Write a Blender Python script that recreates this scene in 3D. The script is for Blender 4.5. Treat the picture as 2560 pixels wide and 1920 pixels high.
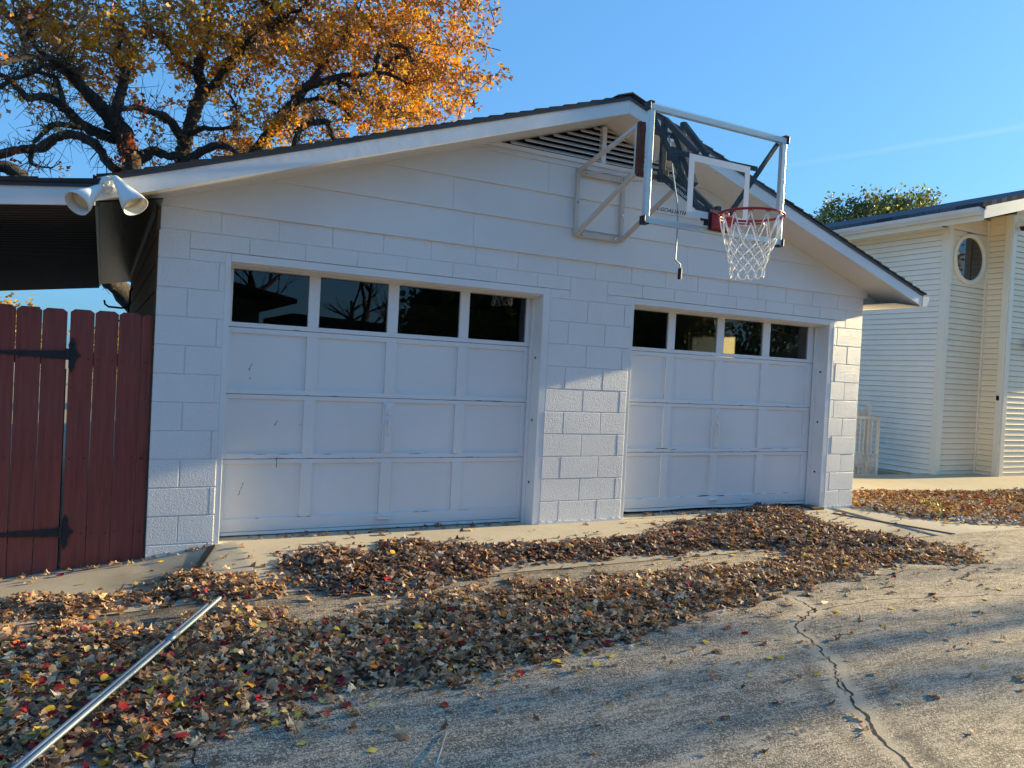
import bpy, bmesh, math, random
import numpy as np
from mathutils import Vector, Matrix
# ---------------------------------------------------------------- camera, world, sun, exposure
S = bpy.context.scene
COL = S.collection
for o in list(bpy.data.objects): bpy.data.objects.remove(o)
CAMP = (-0.3162, -5.9629, 1.3621); YAW, PIT, ROL = 0.488, -0.017, 0.0514
cd = bpy.data.cameras.new('camera'); cam = bpy.data.objects.new('camera', cd); COL.objects.link(cam)
cd.sensor_width = 36.0; cd.lens = 36.0 * 1934.14 / 2560.0; cd.clip_start = 0.05; cd.clip_end = 2000
_f = Vector((math.sin(YAW)*math.cos(PIT), math.cos(YAW)*math.cos(PIT), math.sin(PIT)))
_r = Vector((math.cos(YAW), -math.sin(YAW), 0)); _u = _r.cross(_f)
_r2 = _r*math.cos(ROL) + _u*math.sin(ROL); _u2 = -_r*math.sin(ROL) + _u*math.cos(ROL)
cam.matrix_world = Matrix(((_r2.x, _u2.x, -_f.x, CAMP[0]), (_r2.y, _u2.y, -_f.y, CAMP[1]), (_r2.z, _u2.z, -_f.z, CAMP[2]), (0, 0, 0, 1)))
S.camera = cam
SUN = Vector((1.0, -1/35.0, 0.235)).normalized()
EL = math.asin(SUN.z); AZ = math.atan2(SUN.x, SUN.y)
w = bpy.data.worlds.new('World'); S.world = w; w.use_nodes = True
nt = w.node_tree; nt.nodes.clear()
wo = nt.nodes.new('ShaderNodeOutputWorld'); bg = nt.nodes.new('ShaderNodeBackground'); sk = nt.nodes.new('ShaderNodeTexSky')
sk.sky_type = 'NISHITA'; sk.sun_disc = False; sk.sun_elevation = EL; sk.sun_rotation = AZ
sk.altitude = 200; sk.air_density = 1.0; sk.dust_density = 1.6; sk.ozone_density = 2.0
bg.inputs['Strength'].default_value = 0.15
tint = nt.nodes.new('ShaderNodeMix'); tint.data_type = 'RGBA'; tint.blend_type = 'MULTIPLY'; tint.inputs[0].default_value = 1.0
tint.inputs[7].default_value = (0.40, 0.90, 1.50, 1)
gm = nt.nodes.new('ShaderNodeGamma'); gm.inputs[1].default_value = 0.45
nt.links.new(sk.outputs[0], gm.inputs[0]); nt.links.new(gm.outputs[0], tint.inputs[6]); # faint vapour trail low in the sky, a band round one great circle
def wn(k, **kw):
    x = nt.nodes.new('ShaderNode'+k)
    for a, b in kw.items(): setattr(x, a, b)
    return x
tcw = wn('TexCoord'); dt = wn('VectorMath', operation='DOT_PRODUCT'); dt.inputs[1].default_value = (0.275, 0.0781, -0.9583); nt.links.new(tcw.outputs['Generated'], dt.inputs[0])
wob = wn('TexNoise'); wob.inputs['Scale'].default_value = 30; nt.links.new(tcw.outputs['Generated'], wob.inputs['Vector'])
ma = wn('Math', operation='MULTIPLY_ADD'); ma.inputs[1].default_value = .004; nt.links.new(wob.outputs['Fac'], ma.inputs[0]); nt.links.new(dt.outputs['Value'], ma.inputs[2])
ab = wn('Math', operation='ABSOLUTE'); nt.links.new(ma.outputs[0], ab.inputs[0])
mr = wn('MapRange'); mr.inputs[1].default_value = 0; mr.inputs[2].default_value = .0045; mr.inputs[3].default_value = .10; mr.inputs[4].default_value = 0; nt.links.new(ab.outputs[0], mr.inputs[0])
sx = wn('SeparateXYZ'); nt.links.new(tcw.outputs['Generated'], sx.inputs[0]); mx_ = wn('MapRange'); mx_.inputs[1].default_value = .66; mx_.inputs[2].default_value = .80; nt.links.new(sx.outputs[0], mx_.inputs[0])
mm_ = wn('Math', operation='MULTIPLY'); nt.links.new(mr.outputs[0], mm_.inputs[0]); nt.links.new(mx_.outputs[0], mm_.inputs[1])
tr_ = wn('Mix', data_type='RGBA'); tr_.inputs[7].default_value = (2.6, 2.9, 3.1, 1); nt.links.new(mm_.outputs[0], tr_.inputs[0]); nt.links.new(tint.outputs[2], tr_.inputs[6])
nt.links.new(tr_.outputs[2], bg.inputs[0]); nt.links.new(bg.outputs[0], wo.inputs[0])
sl = bpy.data.lights.new('sun', 'SUN'); so = bpy.data.objects.new('sun', sl); COL.objects.link(so)
sl.energy = 5.0; sl.angle = math.radians(0.8); sl.color = (1.0, 0.80, 0.42)
so.rotation_euler = SUN.to_track_quat('Z', 'Y').to_euler(); so.location = (20, -3, 12)
S.view_settings.view_transform = 'Standard'; S.view_settings.look = 'None'; S.view_settings.exposure = 1.3; S.view_settings.gamma = 1.0
S.render.resolution_x = 1024; S.render.resolution_y = 768
S.render.engine = 'CYCLES'
S.cycles.max_bounces = 8; S.cycles.transparent_max_bounces = 24; S.cycles.diffuse_bounces = 4
rng = np.random.default_rng(7); random.seed(7)
# ---------------------------------------------------------------- traced world data (metres)
LIT_MAIN=[[-0.85,-1.13],[-0.74,-1.19],[-0.61,-1.41],[-0.57,-1.28],[-0.46,-1.27],[-0.18,-1.52],[-0.09,-1.61],[0.06,-1.58],[0.25,-1.51],[0.43,-1.41],[0.6,-1.54],[0.66,-1.79],[0.78,-1.83],[0.91,-1.74],[1.16,-1.78],[1.3,-1.72],[1.49,-1.55],[1.67,-1.51],[1.98,-1.63],[2.18,-1.45],[2.44,-1.5],[2.62,-1.57],[2.89,-1.51],[3.33,-1.55],[3.71,-1.5],[4.16,-1.62],[4.62,-1.47],[4.96,-1.27],[5.44,-1.38],[6.69,-1.68],[6.71,-1.87],[6.3,-2.06],[5.57,-1.87],[5.08,-1.94],[4.71,-2.08],[3.93,-2.15],[3.46,-2.21],[3.08,-2.33],[2.49,-2.48],[2.08,-2.59],[1.61,-2.7],[1.22,-2.74],[0.93,-2.7],[0.7,-2.71],[0.53,-2.75],[0.36,-2.88],[0.09,-2.9],[-0.04,-2.96],[-0.21,-2.99],[-0.64,-2.84]]
LIT_NORTH=[[0.89,-0.58],[1.02,-0.39],[1.27,-0.41],[1.48,-0.58],[1.61,-0.22],[1.83,-0.25],[2.05,-0.45],[2.52,-0.56],[3.01,-0.67],[3.69,-0.6],[4.03,-0.61],[4.61,-0.24],[5.28,-0.06],[5.68,-0.04],[5.97,0.36],[6.26,0.47],[6.62,0.22],[6.28,-0.25],[6.2,-0.77],[6.43,-1.3],[6.69,-1.68],[5.61,-1.66],[4.87,-1.35],[4.57,-1.17],[4.11,-1.14],[3.67,-1.12],[3.24,-1.12],[2.77,-1.06],[2.39,-1.13],[2.01,-1.27],[1.64,-1.43],[1.35,-1.51],[0.97,-1.36],[0.79,-1.13]]
LIT_LEFT=[[-0.92,-0.52],[-0.79,-0.6],[-0.57,-0.62],[-0.21,-0.88],[-0.04,-0.86],[0.06,-0.68],[0.3,-0.61],[0.6,-0.89],[0.71,-1.09],[0.65,-1.31],[0.36,-1.26],[0.11,-1.21],[-0.17,-1.11],[-0.33,-1.32],[-0.52,-1.18],[-0.74,-1.15],[-0.85,-1.13]]
LIT_BED=[[8.52,1.12],[10.52,1.32],[13.28,0.98],[7.8,-2.13],[7.79,-1.64],[7.54,-1.31],[7.44,-1.0],[7.3,-0.64],[7.09,-0.25],[7.33,0.16]]
CRACK_A=[[3.84,-2.25],[3.87,-2.31],[3.86,-2.39],[3.82,-2.51],[3.76,-2.54],[3.6,-2.6],[3.48,-2.67],[3.43,-2.7],[3.38,-2.78],[3.34,-2.88],[3.3,-2.95],[3.26,-3.02],[3.22,-3.09],[3.2,-3.17],[3.12,-3.25],[3.05,-3.33],[2.98,-3.4],[2.93,-3.49],[2.86,-3.57],[2.81,-3.66],[2.74,-3.73],[2.67,-3.84],[2.63,-3.93],[2.6,-3.99],[2.58,-4.05],[2.53,-4.12]]
CRACK_B=[[3.83,-2.49],[3.87,-2.52],[4.1,-2.51],[4.36,-2.5],[4.59,-2.51],[4.9,-2.59],[5.16,-2.63],[5.46,-2.68],[5.78,-2.79]]
CRACK_C=[[0.04,-2.87],[0.04,-2.94],[0.03,-3.0],[0.03,-3.1]]
STRAY=[[-0.36,-1.01,'y'],[0.09,-0.15,'y'],[-0.08,-0.64,'y'],[0.67,-0.34,'t'],[0.84,-0.39,'r'],[0.47,-0.41,'t'],[0.61,-0.84,'t'],[0.76,-0.93,'t'],[4.88,-2.64,'o'],[5.29,-2.74,'y'],[4.56,-3.01,'t'],[4.96,-2.9,'m'],[3.94,-2.59,'y'],[4.38,-2.66,'y'],[3.43,-2.51,'b'],[3.49,-2.52,'b'],[2.99,-2.59,'r'],[3.02,-2.7,'r'],[2.83,-2.55,'t'],[2.7,-2.73,'y'],[2.68,-2.87,'b'],[2.55,-2.8,'b'],[3.03,-2.81,'t'],[2.95,-3.03,'y'],[3.2,-3.12,'t'],[1.94,-2.65,'y'],[2.07,-2.72,'y'],[1.93,-2.79,'y'],[1.77,-2.7,'g'],[1.79,-2.82,'b'],[2.29,-2.86,'b'],[2.29,-2.93,'b'],[2.42,-3.12,'o'],[2.83,-3.27,'b'],[1.74,-3.0,'t'],[1.54,-3.0,'b'],[1.59,-2.97,'b'],[1.92,-3.1,'t'],[1.99,-3.09,'b'],[1.44,-3.01,'t'],[1.62,-3.25,'t'],[1.73,-3.19,'b'],[2.06,-3.49,'t'],[2.38,-3.67,'t'],[1.44,-3.5,'t'],[1.9,-3.67,'t'],[3.21,-3.53,'t'],[3.31,-3.37,'t'],[2.68,-3.75,'t'],[2.68,-3.78,'t'],[4.2,-3.04,'y'],[4.01,-2.87,'y'],[4.19,-3.17,'t'],[4.21,-3.29,'o'],[4.53,-3.29,'t'],[3.13,-3.96,'t'],[4.89,-1.83,'t'],[5.6,-2.13,'t'],[5.72,-2.35,'b'],[6.19,-2.29,'t'],[5.4,-2.13,'t'],[5.67,-2.62,'y'],[4.93,-2.14,'t'],[1.04,-2.93,'r'],[0.41,-3.04,'y'],[0.64,-3.18,'y'],[0.62,-3.0,'b'],[0.79,-3.08,'t'],[0.73,-3.05,'t'],[0.74,-3.31,'t'],[0.42,-2.97,'t'],[0.35,-2.85,'y'],[0.65,-2.89,'b'],[0.97,-2.89,'t'],[1.28,-2.79,'b'],[1.2,-2.87,'t'],[0.82,-3.03,'t'],[1.51,-2.76,'r'],[1.36,-2.82,'g'],[1.58,-1.65,'r'],[1.48,-1.77,'y'],[0.82,-1.51,'t'],[0.42,-1.29,'r'],[1.74,-1.66,'t'],[0.28,-0.02,'t'],[0.22,-0.13,'t'],[-0.65,-0.15,'t'],[-0.51,-0.12,'r'],[-0.68,-0.23,'t'],[-0.18,-0.02,'t'],[-0.09,-0.09,'t'],[-0.3,-0.09,'b'],[4.04,-0.13,'t'],[4.06,-0.29,'b'],[4.73,-0.13,'t'],[4.38,0.01,'t'],[4.92,-0.34,'t'],[6.54,-0.34,'t'],[6.51,-0.66,'t'],[6.59,-1.1,'t'],[4.26,-1.32,'y'],[3.87,-1.25,'t'],[3.61,-1.24,'o'],[3.0,-1.25,'t'],[3.92,-1.36,'t']]
LIMBS={'a':[[0.67,11.0,3.09,0.38],[0.48,10.91,3.97,0.319],[0.29,10.81,4.49,0.259],[0.08,10.72,4.77,0.189],[-0.02,10.62,5.17,0.165],[-0.15,10.53,5.46,0.191],[-0.3,10.44,5.64,0.173],[-0.45,10.34,5.76,0.139],[-0.59,10.25,5.87,0.137],[-0.76,10.16,6.0,0.104],[-0.92,10.06,6.12,0.093],[-1.01,9.97,6.19,0.082],[-1.19,9.88,6.28,0.071],[-1.39,9.78,6.37,0.05],[-1.62,9.69,6.63,0.039],[-1.83,9.59,6.84,0.029],[-2.02,9.5,6.92,0.019]],'b':[[-0.28,10.5,5.75,0.119],[-0.21,10.75,6.16,0.099],[-0.16,11.0,6.53,0.09],[-0.14,11.25,6.88,0.091],[-0.28,11.5,7.27,0.069],[-0.22,11.75,7.83,0.047],[-0.26,12.0,8.36,0.035]],'c':[[-0.12,11.0,5.42,0.112],[-0.24,10.82,5.4,0.1],[-0.44,10.64,5.38,0.098],[-0.7,10.45,5.42,0.096],[-0.89,10.27,5.5,0.089],[-1.07,10.09,5.61,0.082],[-1.26,9.91,5.68,0.076],[-1.42,9.73,5.65,0.065],[-1.57,9.55,5.53,0.059],[-1.71,9.36,5.62,0.048],[-1.82,9.18,5.67,0.047],[-1.93,9.0,5.68,0.042]],'d':[[-0.75,10.2,5.37,0.063],[-0.98,10.05,5.31,0.051],[-1.21,9.9,5.25,0.051],[-1.33,9.75,5.06,0.045],[-1.48,9.6,4.82,0.034]],'e':[[0.09,11.0,4.69,0.113],[-0.38,11.18,5.01,0.09],[-0.51,11.36,5.28,0.091],[-0.72,11.54,5.46,0.091],[-0.95,11.72,5.55,0.086],[-1.13,11.9,5.58,0.092],[-1.36,12.08,5.47,0.092],[-1.58,12.26,5.31,0.098],[-1.87,12.44,5.28,0.081],[-2.11,12.62,5.23,0.087],[-2.47,12.8,5.05,0.093]],'f':[[-1.72,12.4,5.25,0.046],[-1.72,12.4,5.04,0.046],[-1.56,12.4,4.98,0.023],[-1.35,12.4,4.99,0.014]],'g':[[0.49,11.0,3.98,0.275],[0.78,11.08,4.61,0.22],[0.97,11.15,5.0,0.176],[0.99,11.23,5.21,0.153],[1.0,11.31,5.51,0.154],[1.02,11.38,5.77,0.142],[1.12,11.46,6.09,0.132],[1.18,11.54,6.41,0.132],[1.27,11.62,6.71,0.133],[1.33,11.69,6.99,0.122],[1.26,11.77,7.24,0.11],[1.26,11.85,7.53,0.11],[1.39,11.92,7.93,0.062],[1.43,12.0,8.34,0.05]],'h':[[1.31,11.6,6.77,0.109],[1.53,11.42,7.0,0.096],[1.62,11.24,7.08,0.096],[1.72,11.05,7.29,0.107],[1.89,10.87,7.53,0.083],[2.03,10.69,7.71,0.07],[2.18,10.51,7.84,0.07],[2.37,10.33,7.96,0.058],[2.49,10.15,8.07,0.058],[2.58,9.96,8.14,0.057],[2.32,9.78,8.18,0.045],[2.14,9.6,8.19,0.033]],'i':[[2.61,10.1,8.19,0.052],[2.73,9.93,8.25,0.04],[2.87,9.77,8.25,0.034],[2.97,9.6,8.37,0.028]],'j':[[1.0,11.4,5.67,0.107],[0.94,11.19,5.71,0.094],[0.76,10.97,5.9,0.092],[0.58,10.76,5.96,0.09],[0.4,10.54,5.94,0.067],[0.2,10.33,5.91,0.065],[0.02,10.11,5.85,0.053],[-0.19,9.9,5.71,0.042]],'k':[[1.01,11.3,5.77,0.083],[1.29,11.1,5.96,0.059],[1.51,10.9,5.95,0.041],[1.82,10.7,5.99,0.035],[1.92,10.5,6.05,0.035],[1.84,10.3,6.23,0.023],[1.69,10.1,6.44,0.02]],'l':[[-0.03,10.8,4.88,0.122],[0.26,10.8,5.18,0.107],[0.47,10.8,5.28,0.09],[0.67,10.8,5.23,0.08],[0.92,10.8,5.29,0.069]],'m':[[0.99,11.0,5.14,0.128],[1.2,10.8,5.36,0.092],[1.39,10.6,5.47,0.08],[1.58,10.4,5.52,0.069],[1.77,10.2,5.42,0.057],[2.08,10.0,5.14,0.057]],'n':[[0.95,11.0,4.97,0.174],[1.66,10.89,5.11,0.141],[2.19,10.79,5.37,0.131],[2.5,10.68,5.9,0.11],[2.67,10.57,6.14,0.113],[2.83,10.46,6.41,0.131],[2.96,10.36,6.59,0.131],[3.05,10.25,6.81,0.106],[3.18,10.14,6.95,0.094],[3.5,10.04,7.08,0.083],[3.8,9.93,7.21,0.071],[4.06,9.82,7.26,0.059],[4.37,9.71,7.32,0.048],[4.7,9.61,7.36,0.042],[5.05,9.5,7.21,0.03]],'o':[[3.02,10.2,6.61,0.071],[3.21,10.2,6.67,0.059],[3.46,10.2,6.77,0.048],[3.8,10.2,6.72,0.042],[4.01,10.2,6.62,0.036],[4.11,10.2,6.47,0.024]],'p':[[3.71,10.0,7.14,0.048],[3.94,9.88,7.04,0.042],[4.21,9.76,6.87,0.036],[4.42,9.64,6.69,0.03],[4.66,9.52,6.57,0.024],[4.8,9.4,6.44,0.018]],'q':[[3.71,10.0,7.09,0.036],[3.84,10.0,6.91,0.033],[3.92,10.0,6.71,0.03]],'r':[[2.83,9.5,5.45,0.079],[2.87,9.5,5.68,0.068],[2.9,9.5,5.85,0.068],[3.05,9.5,5.97,0.062],[3.25,9.5,6.06,0.063],[3.44,9.5,6.1,0.057],[3.51,9.5,5.98,0.057],[3.62,9.5,5.73,0.052]],'s':[[3.19,10.2,6.97,0.071],[3.48,10.39,7.43,0.06],[3.66,10.57,7.77,0.055],[3.89,10.76,8.13,0.056],[4.08,10.95,8.39,0.063],[4.27,11.14,8.69,0.064],[4.47,11.32,8.98,0.052],[4.57,11.51,9.29,0.039],[4.47,11.7,9.6,0.033]],'t':[[4.39,11.4,8.86,0.039],[4.61,11.4,8.93,0.033],[4.82,11.4,9.0,0.026]],'u':[[4.47,9.8,7.34,0.054],[4.44,9.72,7.57,0.048],[4.47,9.63,7.74,0.048],[4.56,9.55,7.9,0.042],[4.87,9.47,7.92,0.036],[5.03,9.38,7.84,0.03],[5.06,9.3,7.58,0.018]],'v':[[4.51,9.8,7.59,0.042],[4.75,9.8,7.63,0.042],[4.87,9.8,7.8,0.036],[5.12,9.8,7.93,0.024]],'w':[[-0.83,9.8,6.18,0.071],[-1.07,9.63,6.23,0.06],[-1.25,9.47,6.24,0.039],[-1.49,9.3,6.16,0.043],[-1.72,9.13,6.02,0.047],[-1.93,8.97,5.85,0.046],[-2.06,8.8,5.74,0.036]],'x':[[-1.01,9.8,6.14,0.061],[-1.19,10.0,6.24,0.041],[-1.38,10.2,6.35,0.031],[-1.65,10.4,6.18,0.036],[-1.93,10.6,6.08,0.041],[-2.11,10.8,5.96,0.047]],'y':[[-1.05,9.8,5.53,0.051],[-1.19,10.0,6.04,0.041],[-1.32,10.2,6.18,0.031],[-1.57,10.4,6.29,0.026],[-1.77,10.6,6.72,0.026],[-1.89,10.8,7.17,0.019]],'z':[[-1.42,8.0,3.91,0.106],[-1.69,8.0,4.02,0.096],[-1.86,8.0,4.03,0.086],[-2.2,8.0,4.02,0.068]],'aa':[[0.58,11.0,1.7,0.23],[0.38,10.5,2.01,0.211],[-0.11,10.0,2.52,0.18],[-0.34,9.5,2.69,0.173],[-0.7,9.0,2.98,0.146],[-1.18,8.5,3.38,0.129],[-1.42,8.0,3.87,0.106]],'bb':[[1.19,11.5,7.17,0.072],[0.98,11.7,7.37,0.054],[0.72,11.9,7.69,0.048],[0.54,12.1,7.96,0.043],[0.32,12.3,8.17,0.031],[0.21,12.5,8.53,0.025]]}
BLOBS=[[-1.92,7.49,0.46,1.0,0],[-1.38,7.55,0.47,1.3,0.1],[-0.82,7.74,0.44,1.3,0.1],[-0.33,7.82,0.44,1.3,0.15],[0.17,7.95,0.45,1.0,0.1],[0.78,8.11,0.51,1.4,0.5],[1.42,8.32,0.54,1.6,0.8],[2.09,8.45,0.53,1.4,0.6],[-1.99,6.91,0.38,0.7,0.05],[-1.54,7.06,0.43,0.9,0.1],[-1.08,7.02,0.39,1.3,0.4],[-0.7,7.05,0.33,1.3,0.6],[-0.21,7.27,0.36,0.9,0.3],[0.0,6.92,0.27,0.8,0.9],[-0.87,6.63,0.26,1.0,0.7],[-0.49,6.81,0.27,0.8,0.6],[0.39,7.53,0.34,0.5,0.1],[0.7,7.49,0.3,0.9,0.5],[1.12,7.78,0.4,1.3,0.7],[1.56,7.77,0.4,1.4,0.8],[2.0,7.88,0.36,1.0,0.6],[1.03,7.25,0.28,0.5,0.5],[1.58,7.28,0.28,0.5,0.6],[2.14,7.41,0.29,0.5,0.3],[-1.62,6.55,0.32,0.3,0.0],[-1.97,6.39,0.32,0.25,0],[-1.86,5.78,0.32,0.2,0.3],[-1.33,6.1,0.39,0.2,0.5],[-1.57,5.3,0.34,0.12,0],[-1.93,5.03,0.32,0.15,0],[-1.2,5.16,0.35,0.1,0],[-0.81,4.9,0.35,0.1,0],[-0.03,5.03,0.25,0.7,-0.3],[1.64,5.84,0.26,0.5,0.4],[0.36,5.55,0.25,0.3,0.2],[0.33,6.45,0.41,0.25,0.1],[0.26,5.65,0.34,0.2,0.1],[0.74,6.66,0.35,0.2,0.1],[1.82,6.77,0.38,0.4,0.1],[1.73,6.4,0.38,0.35,0.2],[2.08,6.23,0.36,0.5,0.6],[2.2,5.94,0.29,1.1,0.6],[1.42,5.8,0.35,0.2,0.3],[2.55,8.62,0.53,1.4,0.5],[3.15,8.72,0.49,1.4,0.4],[3.63,8.9,0.5,1.4,0.5],[4.26,9.11,0.51,1.5,0.7],[4.92,9.23,0.52,1.5,0.6],[5.45,9.43,0.39,1.3,0.4],[2.46,7.92,0.44,1.2,0.4],[2.94,7.99,0.44,1.2,0.3],[3.42,8.05,0.37,1.3,0.7],[3.8,7.95,0.33,1.0,0.7],[3.9,8.59,0.38,0.9,0.5],[4.29,8.44,0.31,0.5,0.3],[4.81,8.69,0.46,1.5,0.8],[5.48,8.86,0.47,1.6,0.7],[6.03,9.13,0.45,1.5,0.4],[6.46,9.24,0.35,1.3,0.2],[6.84,9.2,0.25,0.9,0.1],[3.57,7.59,0.32,1.0,0.5],[4.19,7.88,0.23,0.4,0.2],[4.97,8.09,0.39,1.1,0.6],[5.65,8.32,0.45,1.6,0.7],[6.29,8.58,0.43,1.6,0.6],[6.64,8.61,0.3,1.1,0.3],[4.6,7.62,0.31,0.6,0.2],[5.27,7.61,0.42,1.4,0.4],[5.95,7.86,0.45,1.6,0.6],[6.53,7.91,0.32,1.2,0.3],[6.95,7.76,0.33,1.1,0.2],[5.29,7.12,0.39,1.3,0.5],[5.99,7.26,0.43,1.6,0.6],[6.56,7.38,0.32,1.4,0.5],[4.63,6.99,0.31,0.8,0.7],[4.1,7.01,0.25,0.7,0.9],[4.25,6.71,0.28,1.0,0.9],[4.78,6.68,0.31,1.1,0.6],[5.45,6.76,0.32,1.2,0.6],[4.0,6.61,0.28,0.6,0.4],[2.5,7.16,0.36,0.4,0.2],[2.47,6.79,0.36,0.5,0.5],[2.65,6.34,0.29,0.5,0.4],[2.48,6.0,0.29,1.3,0.6],[3.14,6.27,0.27,1.0,0.6],[2.79,6.0,0.27,1.1,0.5],[3.48,6.75,0.22,0.3,0.1],[3.75,6.43,0.3,0.6,0.5]]
PIPE1 = [(0.312, -1.438, 0.014), (-1.176, -4.250, -0.075)]
PIPE2 = [(0.236, -1.537, 0.010), (-1.198, -4.250, -0.073)]

# ---------------------------------------------------------------- helpers
def sm(t):
    t = np.clip(t, 0, 1); return t*t*(3-2*t)
def g(x, y):
    """ground height"""
    x = np.asarray(x, float); y = np.asarray(y, float)
    z = 0.033*np.minimum(y, 0)
    dip = np.interp(x, [-6, -.85, 0, .43, .6], [.34, .178, .10, .022, 0])*np.clip(1+np.minimum(y, 0)/1.8, 0, 1)
    right = -0.1*sm((x-7.6)/4.0)*np.clip(1+np.minimum(y, 0)/6, 0, 1)
    return z-dip+right
ORG = {}
def tag(o, label=None, cat=None, group=None, kind=None):
    if label: o['label'] = label
    if cat: o['category'] = cat
    if group: o['group'] = group
    if kind: o['kind'] = kind
    return o
def thing(name, loc, label, cat, group=None):
    o = bpy.data.objects.new(name, None); COL.objects.link(o); o.location = loc; o.empty_display_size = 0.2
    ORG[o] = Vector(loc); return tag(o, label, cat, group)
def link(name, me, mat, parent=None, smooth=False, bevel=0, label=None):
    o = bpy.data.objects.new(name, me); COL.objects.link(o)
    if mat is not None:
        for m in (mat if isinstance(mat, (list, tuple)) else [mat]): me.materials.append(m)
    if parent is not None:
        L = ORG.get(parent, Vector((0, 0, 0))); o.parent = parent; me.transform(Matrix.Translation(-L)); ORG[o] = L
    else: ORG[o] = Vector((0, 0, 0))
    if smooth: me.polygons.foreach_set('use_smooth', [True]*len(me.polygons))
    if bevel:
        b = o.modifiers.new('b', 'BEVEL'); b.width = bevel; b.segments = 2; b.limit_method = 'ANGLE'; b.angle_limit = math.radians(40)
    if label: o['label'] = label
    return o
class MB:
    def __init__(s): s.v = []; s.f = []
    def add(s, vs, fs):
        n = len(s.v); s.v += [tuple(map(float, p)) for p in vs]; s.f += [tuple(i+n for i in f) for f in fs]; return s
    def box(s, x0, x1, y0, y1, z0, z1):
        if x0 > x1: x0, x1 = x1, x0
        if y0 > y1: y0, y1 = y1, y0
        if z0 > z1: z0, z1 = z1, z0
        return s.add([(x0,y0,z0),(x1,y0,z0),(x1,y1,z0),(x0,y1,z0),(x0,y0,z1),(x1,y0,z1),(x1,y1,z1),(x0,y1,z1)],
                     [(0,3,2,1),(4,5,6,7),(0,1,5,4),(1,2,6,5),(2,3,7,6),(3,0,4,7)])
    def prism(s, pts, a0, a1, ax='y'):
        """closed polygon pts=[(u,v)] extruded along ax from a0 to a1"""
        n = len(pts)
        ar = sum(pts[i][0]*pts[(i+1)%n][1]-pts[(i+1)%n][0]*pts[i][1] for i in range(n))
        if ar < 0: pts = pts[::-1]
        def P(u, v, a): return {'y': (u, a, v), 'x': (a, u, v), 'z': (u, v, a)}[ax]
        V = [P(u, v, a0) for u, v in pts]+[P(u, v, a1) for u, v in pts]
        F = [tuple(range(n)), tuple(range(2*n-1, n-1, -1))]+[(i, i+n, (i+1)%n+n, (i+1)%n) for i in range(n)]
        if (ax in 'xz') != (a1 < a0): F = [f[::-1] for f in F]
        return s.add(V, F)
    def tube(s, pts, r, n=8, cap=True, rough=0.0):
        P = [Vector(p) for p in pts]; m = len(P)
        R = r if hasattr(r, '__len__') else [r]*m
        up = Vector((0, 0, 1)); d0 = (P[1]-P[0]).normalized()
        a = d0.orthogonal().normalized(); base = len(s.v)
        for i in range(m):
            d = (P[min(i+1, m-1)]-P[max(i-1, 0)])
            if d.length < 1e-9: d = Vector((0, 0, 1))
            d.normalize(); a = (a-d*a.dot(d)); a = a.normalized() if a.length > 1e-6 else d.orthogonal().normalized(); b = d.cross(a)
            for k in range(n):
                t = 2*math.pi*k/n; rr = R[i]*(1+(random.uniform(-rough, rough) if rough else 0))
                s.v.append(tuple(P[i]+(a*math.cos(t)+b*math.sin(t))*rr))
        for i in range(m-1):
            for k in range(n):
                k2 = (k+1) % n
                s.f.append((base+i*n+k, base+i*n+k2, base+(i+1)*n+k2, base+(i+1)*n+k))
        if cap:
            s.f.append(tuple(base+k for k in range(n))[::-1]); s.f.append(tuple(base+(m-1)*n+k for k in range(n)))
        return s
    def bar(s, p, q, w, h=None, up=(0, 0, 1)):
        """square tube from p to q"""
        h = h or w; p = Vector(p); q = Vector(q); d = (q-p).normalized(); u = Vector(up)
        if abs(d.dot(u)) > .98: u = Vector((0, 1, 0))
        a = d.cross(u).normalized()*w/2; b = a.cross(d).normalized()*h/2
        V = [p-a-b, p+a-b, p+a+b, p-a+b, q-a-b, q+a-b, q+a+b, q-a+b]
        return s.add(V, [(0,1,2,3),(7,6,5,4),(0,4,5,1),(1,5,6,2),(2,6,7,3),(3,7,4,0)])
    def disc(s, c, nrm, r, t, n=20):
        c = Vector(c); nrm = Vector(nrm).normalized(); return s.tube([c, c+nrm*t], r, n)
    def lathe(s, c, axis, prof, n=24):
        """prof=[(dist,r)] open surface of revolution"""
        c = Vector(c); d = Vector(axis).normalized(); a = d.orthogonal().normalized(); b = d.cross(a); base = len(s.v)
        for (t, r) in prof:
            for k in range(n):
                th = 2*math.pi*k/n; s.v.append(tuple(c+d*t+(a*math.cos(th)+b*math.sin(th))*r))
        for i in range(len(prof)-1):
            for k in range(n):
                k2 = (k+1) % n; s.f.append((base+i*n+k, base+i*n+k2, base+(i+1)*n+k2, base+(i+1)*n+k))
        return s
    def build(s, name, mat, parent=None, smooth=False, bevel=0, label=None, fix=False):
        me = bpy.data.meshes.new(name); me.from_pydata(s.v, [], s.f)
        if fix:
            b = bmesh.new(); b.from_mesh(me); bmesh.ops.recalc_face_normals(b, faces=b.faces); b.to_mesh(me); b.free()
        me.update()
        return link(name, me, mat, parent, smooth, bevel, label)
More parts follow.
